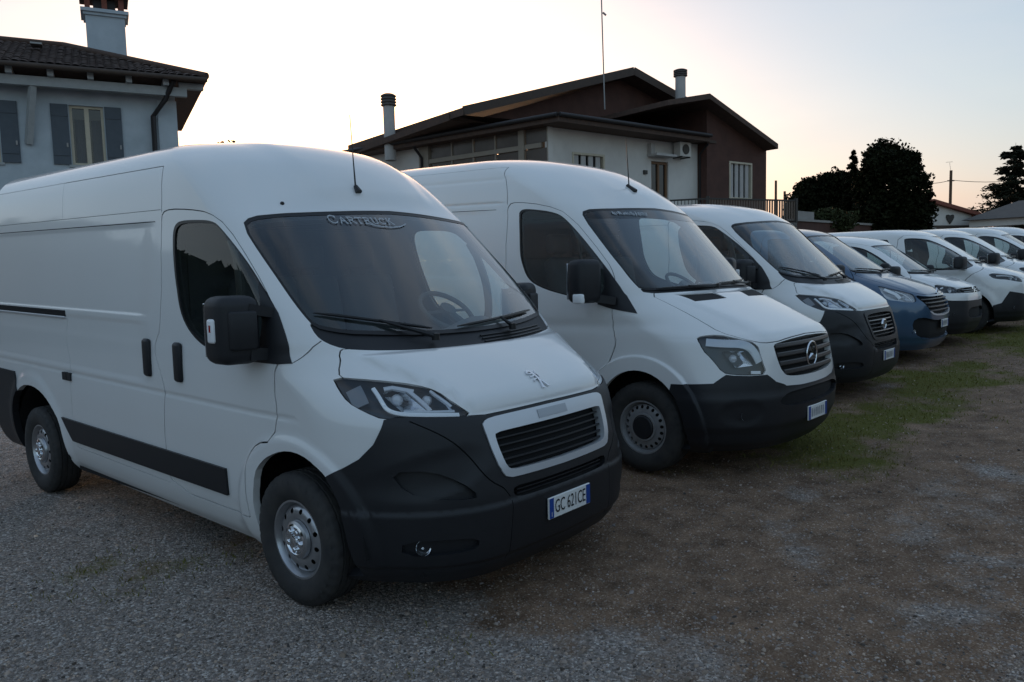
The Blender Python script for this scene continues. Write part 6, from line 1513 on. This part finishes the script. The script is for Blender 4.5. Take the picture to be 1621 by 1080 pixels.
        F.part('end_post', (F.len-.1, zb2, F.len+.02, zr+.06), -.1, .02, 'iron', tr)
    m = MB(); v = [Vector((p.x, p.y, zb2-.02)) for p in (t0, t1, t2)]+[Vector((R_.P(a, 0, .02).x, R_.P(a, 0, .02).y, zb2-.02)) for a in (a1, 4.5)]; v += [p-Vector((0, 0, .2)) for p in v]
    m.add(v, [(0, 1, 2, 3, 4), (9, 8, 7, 6, 5)]+[(i, i+5, (i+1) % 5+5, (i+1) % 5) for i in range(5)]); m.obj('terrace_slab', 'concrete', tr)
    for c in tr.children: c.matrix_parent_inverse = tinv
    tag(tr, 'raised terrace with dark railing and screen below the brown gable', 'terrace')
    return root

# ---- far buildings at the right
def far_buildings():
    Y = 52.; f = Face(at(1462, 340, Y)[:2], at(1545, 340, Y+1.5)[:2]); g = zg(f.o.x, f.o.y); root = empty('shed', (f.o.x, f.o.y, g)); inv = Matrix.Translation(-root.location)
    p = [f.hit(px, py) for px, py in ((1466, 322), (1474, 322), (1538, 341))]
    m = MB(); f.solid(m, [(p[0][0], g-.5), (p[2][0], g-.5), (p[2][0], p[2][1]), (p[1][0], p[1][1]), (p[0][0], p[0][1]-.2)], -8, 0); m.obj('wall', 'stucco_white', root)
    m = MB(); f.solid(m, [(p[1][0]-.1, p[1][1]+.004), (p[2][0]+.5, p[2][1]-.09), (p[2][0]+.5, p[2][1]+.14), (p[1][0]-.1, p[1][1]+.26)], -8.3, .35); m.obj('roof', 'roof_tile_red', root)
    c = f.hit(1503, 346, 0); m = MB(); pts = [(c[0]+math.sin(t)**3*.34, c[1]+.3*(math.cos(t)-.42*math.cos(2*t)-.16*math.cos(3*t))) for t in np.linspace(0, 2*math.pi, 20)[:-1]]; f.solid(m, pts, .01, .08); m.obj('wall_ornament', 'iron', root)
    r = f.rect(1470, 357, 1536, 372); f.part('dark_band', (r[0]+.0, g-.3, r[2], r[3]), .003, .05, 'timber_dark', root)
    for c_ in root.children: c_.matrix_parent_inverse = inv
    tag(root, 'white shed with a sloping red roof beyond the parked vans', 'shed')
    Y = 52.; f = Face(at(1540, 340, Y)[:2], at(1720, 340, Y-5)[:2]); g = zg(f.o.x, f.o.y); root = empty('garage_block', (f.o.x, f.o.y, g)); inv = Matrix.Translation(-root.location)
    z0 = f.hit(1580, 358)[1]; z1 = f.hit(1580, 347)[1]; zr = f.hit(1612, 318, -4)[1]; L = f.len
    f.part('fascia', (0, z0, L, z1), -.2, .5, 'stucco_white', root)
    a = f.hit(1612, 330, -4)[0]; m = MB(); v = [f.P(-.4, z1+.01, .8), f.P(L+.4, z1+.01, .8), f.P(L+.4, z1+.01, -9), f.P(-.4, z1+.01, -9), f.P(a, zr, -4), f.P(L-2, zr, -4)]
    m.add(v, [(0, 1, 5, 4), (1, 2, 5), (2, 3, 4, 5), (3, 0, 4), (3, 2, 1, 0)]); m.obj('roof', 'roof_grey', root)
    m = MB(); f.box(m, (0, g-.4, L, z0-.003), -6, -5.7); m.obj('rear_wall', 'stucco_brown', root)
    for px in (1540, 1587, 1640): aa = f.hit(px, 370)[0]; f.part('pillar', (aa, g-.4, aa+.45, z0-.003), -.1, .35, 'concrete', root)
    for x0, x1 in ((1556, 1578), (1593, 1618), (1650, 1685)): r = f.rect(x0, 364, x1, 380, -2.5); f.part('garage_door', (r[0], g-.3, r[2], r[3]), -2.6, -2.5, 'concrete_light', root)
    for c_ in root.children: c_.matrix_parent_inverse = inv
    tag(root, 'long garage block with grey hipped roof and white fascia at right edge', 'garage')
    # low boundary wall behind the row
    f = Face(at(1258, 360, 33)[:2], at(1480, 372, 46)[:2]); g = zg(f.o.x, f.o.y); root = empty('boundary_wall', (f.o.x, f.o.y, g)); inv = Matrix.Translation(-root.location)
    f.part('wall', (0, g-.5, f.len, f.hit(1290, 352)[1]), -.25, 0, 'stucco_brown', root); f.part('coping', (-.1, f.hit(1290, 352)[1]+.003, f.len, f.hit(1290, 352)[1]+.10), -.32, .07, 'concrete', root)
    r = f.rect(1262, 335, 1288, 352, -.12); f.part('panel', (r[0], r[1]+.02, r[2], r[3]), -.2, -.1, 'concrete', root)
    for c_ in root.children: c_.matrix_parent_inverse = inv
    tag(root, 'low dark boundary wall running behind the vans to the trees', 'wall')
def pole(px, y0, y1, Y, r, label, wires=None):
    p0 = at(px, y1, Y); p1 = at(px, y0, Y); b = Vector((p0.x, p0.y, zg(p0.x, p0.y)-.3)); root = empty('utility_pole', b); inv = Matrix.Translation(-b)
    m = MB(); m.tube([b, Vector((p0.x, p0.y, p1.z))], [r*1.25, r], 10); m.obj('pole', 'pole_wood', root, 50)
    if wires:
        m = MB(); m.prism((p0.x-.25, p0.y, p1.z-.75), (p0.x+.25, p0.y, p1.z-.75), .08, .08); m.obj('insulator_bracket', 'iron', root)
        m = MB(); m.tube([(p0.x-.03, p0.y, p1.z), (p0.x-.12, p0.y, p1.z+.55)], .012, 6); m.tube([(p0.x-.4, p0.y, p1.z+.6), (p0.x+.1, p0.y, p1.z+.62)], .012, 6); m.obj('pole_aerial', 'pipe_metal', root)
        for e in wires:
            s = Vector((p0.x, p0.y, p1.z-.7)); t = at(*e); m = MB(); m.tube([s.lerp(t, k/8)-Vector((0, 0, .25*(1-(2*k/8-1)**2))) for k in range(9)], .022, 5); m.obj('wire', 'iron', root)
    for c in root.children: c.matrix_parent_inverse = inv
    tag(root, label, 'pole', 'utility poles'); return root

# ---- trees
def leaf_mesh(name, C, S, m, parent, aspect=.6, flat=0.):
    """one quad per leaf: centres C, sizes S"""
    n = len(C); a = RNG.normal(size=(n, 3)); a[:, 2] *= (1-flat); a /= np.linalg.norm(a, axis=1, keepdims=True); b = np.cross(a, RNG.normal(size=(n, 3))); b /= np.linalg.norm(b, axis=1, keepdims=True)
    S = S[:, None]; V = np.stack([C-a*S-b*S*aspect*.3, C-a*S*.1+b*S*aspect, C+a*S, C+a*S*.1-b*S*aspect], 1).reshape(-1, 3)
    F = np.arange(4*n).reshape(-1, 4); return fast_mesh(name, V, F, m, parent)
def limb_mesh(parent, base, limbs, name='trunk'):
    mb = MB()
    for pts, r in limbs: mb.tube(pts, r, 8)
    return mb.obj(name, 'bark', parent, 60)
for nm, c1, c2 in (('leaf_dark', (.007, .009, .004), (.018, .021, .008)), ('leaf_mid', (.030, .040, .018), (.050, .058, .026)), ('leaf_cedar', (.014, .017, .011), (.022, .024, .014)), ('leaf_shrub', (.035, .046, .02), (.055, .06, .03))):
    m_ = mat(nm, c1, .75, vary=(2.5, 1., c2)); m_.node_tree.nodes['Principled BSDF'].inputs['Specular IOR Level'].default_value = .08
def crown(lobes, n, size):
    """leaf centres gathered in clumps over and through the lobes (centre, radii)"""
    C = []; vol = np.array([l[1][0]*l[1][1]*l[1][2] for l in lobes])**.7; vol /= vol.sum()
    for (c, r), v in zip(lobes, vol):
        k = max(6, int(n*v/38)); d = RNG.normal(size=(k, 3)); d /= np.linalg.norm(d, axis=1, keepdims=True); rad = RNG.uniform(.35, 1.02, (k, 1))**.6
        cc = np.array(c)+d*rad*np.array(r); cr = RNG.uniform(.5, 1.3, (k, 1))*size*3.2
        pts = cc[:, None, :]+np.clip(RNG.normal(size=(k, 38, 3)), -1.3, 1.3)*cr[:, None, :]*.5; C.append(pts.reshape(-1, 3))
    return np.concatenate(C)
def broad_tree(name, px, ybase, Y, lobes_px, n, size, m, label, cat='tree', group=None, trunk_r=.2):
    """lobes in photograph pixels: (px, py, half width px, half height px, depth offset)"""
    b = at(px, ybase, Y); g = zg(b.x, b.y)-.1; root = empty(name, (b.x, b.y, g)); inv = Matrix.Translation(-Vector((b.x, b.y, g))); k = Y/CAM_F
    lobes = []
    for x, y, hw, hh, dy in lobes_px: c = at(x, y, Y+dy); lobes.append(((c.x, c.y, c.z), (hw*k, hw*k*.85, hh*k)))
    C = crown(lobes, n, size); C = C[C[:, 2] > g+.05]
    o = leaf_mesh('crown', C, RNG.uniform(.6, 1.3, len(C))*size, m, root); top = max(l[0][2] for l in lobes)
    limbs = [([(b.x, b.y, g-.1), (b.x+.05, b.y, g+(top-g)*.4), (b.x, b.y, top)], [trunk_r, trunk_r*.7, trunk_r*.25])]
    for c, r in lobes: limbs.append(([(b.x, b.y, g+(c[2]-g)*.45), ((b.x+c[0])/2, (b.y+c[1])/2, g+(c[2]-g)*.75), (c[0], c[1], c[2]+r[2]*.4)], [trunk_r*.5, trunk_r*.32, trunk_r*.1]))
    t = limb_mesh(root, b, limbs)
    for q in root.children: q.matrix_parent_inverse = inv
    tag(root, label, cat, group); return root
def conifer(name, px, ytop, ybase, Y, wpx, n, label, group=None, layered=False, m='leaf_dark', size=.09):
    b = at(px, ybase, Y); top = at(px, ytop, Y); g = zg(b.x, b.y)-.1; root = empty(name, (b.x, b.y, g)); inv = Matrix.Translation(-Vector((b.x, b.y, g))); W_ = wpx*Y/CAM_F; Hh = top.z-g
    limbs = [([(b.x, b.y, g-.1), (b.x+.03, b.y, g+Hh*.5), (b.x, b.y, g+Hh)], [.03*Hh*.6, .018*Hh*.6, .01])]; C = []
    nb = int(n/90) if not layered else int(n/150)
    for i in range(nb):
        h = RNG.uniform(.10, .99) if not layered else np.clip((RNG.integers(2, 12)+RNG.normal()*.30)/12, .12, .99)
        prof = (1-h)**.85 if not layered else (min(1, 1.15*(1-h)+.14)*(.25+.85*RNG.random()))
        an = RNG.uniform(0, 2*math.pi); ln = W_*prof*RNG.uniform(.75, 1.1); dr = -.18*ln if not layered else RNG.uniform(-.16, .22)*ln
        p0 = np.array([b.x, b.y, g+Hh*h]); p1 = p0+np.array([math.cos(an)*ln, math.sin(an)*ln, dr]); limbs.append(([tuple(p0), tuple((p0+p1)/2+[0, 0, .03*ln]), tuple(p1)], [.018+.01*ln, .012, .004]))
        k = 90 if not layered else 150; t = RNG.uniform(.12, 1.03, k)**(.8 if not layered else .55); c = p0+(p1-p0)*t[:, None]; sp = ln*(.13 if not layered else .20)*(1.1-.5*t)
        c += np.stack([RNG.normal(size=k)*sp, RNG.normal(size=k)*sp, RNG.normal(size=k)*(sp*.8 if not layered else ln*.035+.03)], 1); C.append(c)
    C = np.concatenate(C); leaf_mesh('crown', C, RNG.uniform(.5, 1.3, len(C))*size, m, root, .35, .7 if layered else .2); limb_mesh(root, b, limbs)
    for q in root.children: q.matrix_parent_inverse = inv
    tag(root, label, 'tree', group); return root
def vegetation():
    broad_tree('evergreen_tree', 1415, 372, 40., [(1412, 300, 42, 60, 0), (1392, 262, 26, 30, -.5), (1404, 245, 20, 22, .3), (1432, 268, 24, 32, .4), (1450, 310, 22, 44, -.3), (1375, 310, 24, 50, .2), (1440, 345, 30, 30, -.6), (1385, 348, 34, 28, -.4), (1402, 229, 9, 8, 0), (1444, 252, 9, 10, 0), (1462, 340, 14, 30, 0)], 34000, .10, 'leaf_dark', 'tall dense dark evergreen tree left of the white shed', trunk_r=.28)
    broad_tree('round_tree', 1300, 368, 46., [(1290, 318, 34, 34, 0), (1265, 330, 20, 24, -.6), (1320, 308, 26, 32, .4), (1305, 290, 18, 14, 0), (1335, 325, 26, 42, -.3), (1280, 300, 20, 16, .3), (1330, 290, 22, 22, 0), (1262, 345, 20, 22, -.4), (1345, 345, 24, 30, -.5), (1300, 345, 40, 24, -.6)], 26000, .11, 'leaf_dark', 'broad rounded dark tree between terrace and tall evergreen')
    conifer('conifer', 1349, 236, 366, 43., 46, 24000, 'slender spire-topped conifer standing left of the tall evergreen', 'conifers beyond the lot')
    conifer('conifer', 1372, 238, 368, 45., 40, 18000, 'narrow conifer half hidden behind the tall evergreen', 'conifers beyond the lot')
    conifer('cedar_tree', 1604, 226, 350, 62., 78, 26000, 'spreading layered cedar rising behind the garage block', None, True, 'leaf_cedar', .16)
    broad_tree('shrub', 1318, 366, 36., [(1310, 346, 24, 16, 0), (1334, 350, 20, 16, .2), (1290, 352, 16, 12, 0)], 4200, .08, 'leaf_shrub', 'low shrub with pale flower heads in front of the boundary wall', 'shrub', trunk_r=.05)
    r = broad_tree('distant_tree', 352, 300, 55., [(352, 262, 30, 34, 0), (346, 240, 9, 10, 0), (360, 236, 7, 8, 0), (335, 300, 26, 40, 0), (372, 305, 28, 44, 0), (352, 345, 44, 50, 0)], 9000, .16, 'leaf_shrub', 'tip of a distant tree showing over the foremost van roof', trunk_r=.15)
def tree_belt():
    """belt of trees round the near side of the lot, mirrored in the bodywork"""
    n = 26000; a = RNG.uniform(R(150), R(385), n); r = RNG.uniform(24, 29, n)+3*np.sin(a*7); top = 3.2+1.8*vnoise(a*6, a*0, 1., 3, 9)+1.2*np.sin(a*5); z = top*RNG.random(n)**.7
    C = np.stack([r*np.cos(a), r*np.sin(a)+3, z], -1); keep = ~((C[:, 1] > 6) & (np.abs(C[:, 0]) < C[:, 1]*.72+2)); C = C[keep]
    o = leaf_mesh('tree_belt', C, RNG.uniform(.35, .8, len(C)), 'leaf_mid', None); tag(o, 'belt of trees closing the lot behind the viewer', 'trees', kind='stuff')
tree_belt()
left_house(); mid_house(); far_buildings()
pole(1504, 270, 330, 58., .095, 'tall wooden utility pole with wires beside the cedar', [(1440, 285, 60.), (1640, 281, 66.)])
pole(1228, 286, 330, 60., .09, 'taller of two small posts by the brown gable'); pole(1242, 303, 330, 66., .10, 'shorter of two small posts by the brown gable')
vegetation()
# ------------------------------------------------------------------ the parked row
GRP = 'vans parked in a row on the lot'
def park(t, label): tag(t[0], label, 'van', GRP); return t[0]
park(box_van('cargo_van', (-.46314, 4.5427, .004), -.70165, 2.52, 'chrome', 1., ('CARTRUCK', -.47, 1.943, .044, .036, .0055, .20, .004, [(-.25, 1.946), (-.18, 1.930), (-.08, 1.924), (.0, 1.932), (.05, 1.948)], 'decal_white', (0,)), 'GC 621CE'), 'nearest white high-roof van with silver grille frame and lettering across its windscreen')
park(gen_van('cargo_van', spot(1.64, 6.637), -.746, SPRINTER), 'white high-roof van with a star-in-ring badge and two black bonnet vents')
park(box_van('cargo_van', spot(3.54, 9.346), -.745, 2.25, 'black', .75, None, '~', rake=.02), 'white low-roof van with black bumper and grille, third from the front')
park(gen_van('cargo_van', spot(5.43, 11.58), -.73, TRAFIC), 'dark blue van, the only blue one in the row')
park(gen_van('cargo_van', spot(6.88, 13.09), -.74, BERL), 'small white van with white band across its black bumper, right beyond the blue one')
park(gen_van('passenger_van', spot(8.78, 14.6), -.70, EXPERT), 'white van with long side windows, sixth in the row')
FAR = dict(EXPERT, h=.06, windows=EXPERT['windows'][:1], lining_x=-1.5)
park(gen_van('cargo_van', spot(10.75, 16.75), -.73, FAR), 'white van just beyond the one with long side windows, seventh in the row')
park(gen_van('cargo_van', spot(12.6, 18.6), -.73, dict(FAR, lev=fam(.97, .82, 1.24, .16, 1.85, -.72, 1.97, .968, .93), mirror=(-.14, 1.10, 1.28, .20, .24, .15, (-.1, .95, 1.18)))), 'eighth van in the row, white, mostly hidden by the seventh')
park(gen_van('cargo_van', spot(14.6, 20.6), -.73, dict(FAR, lev=fam(1.0, .78, 1.24, .10, 1.84, -.75, 2.0, .965, .88))), 'farthest white van, cut by the right edge of the picture')
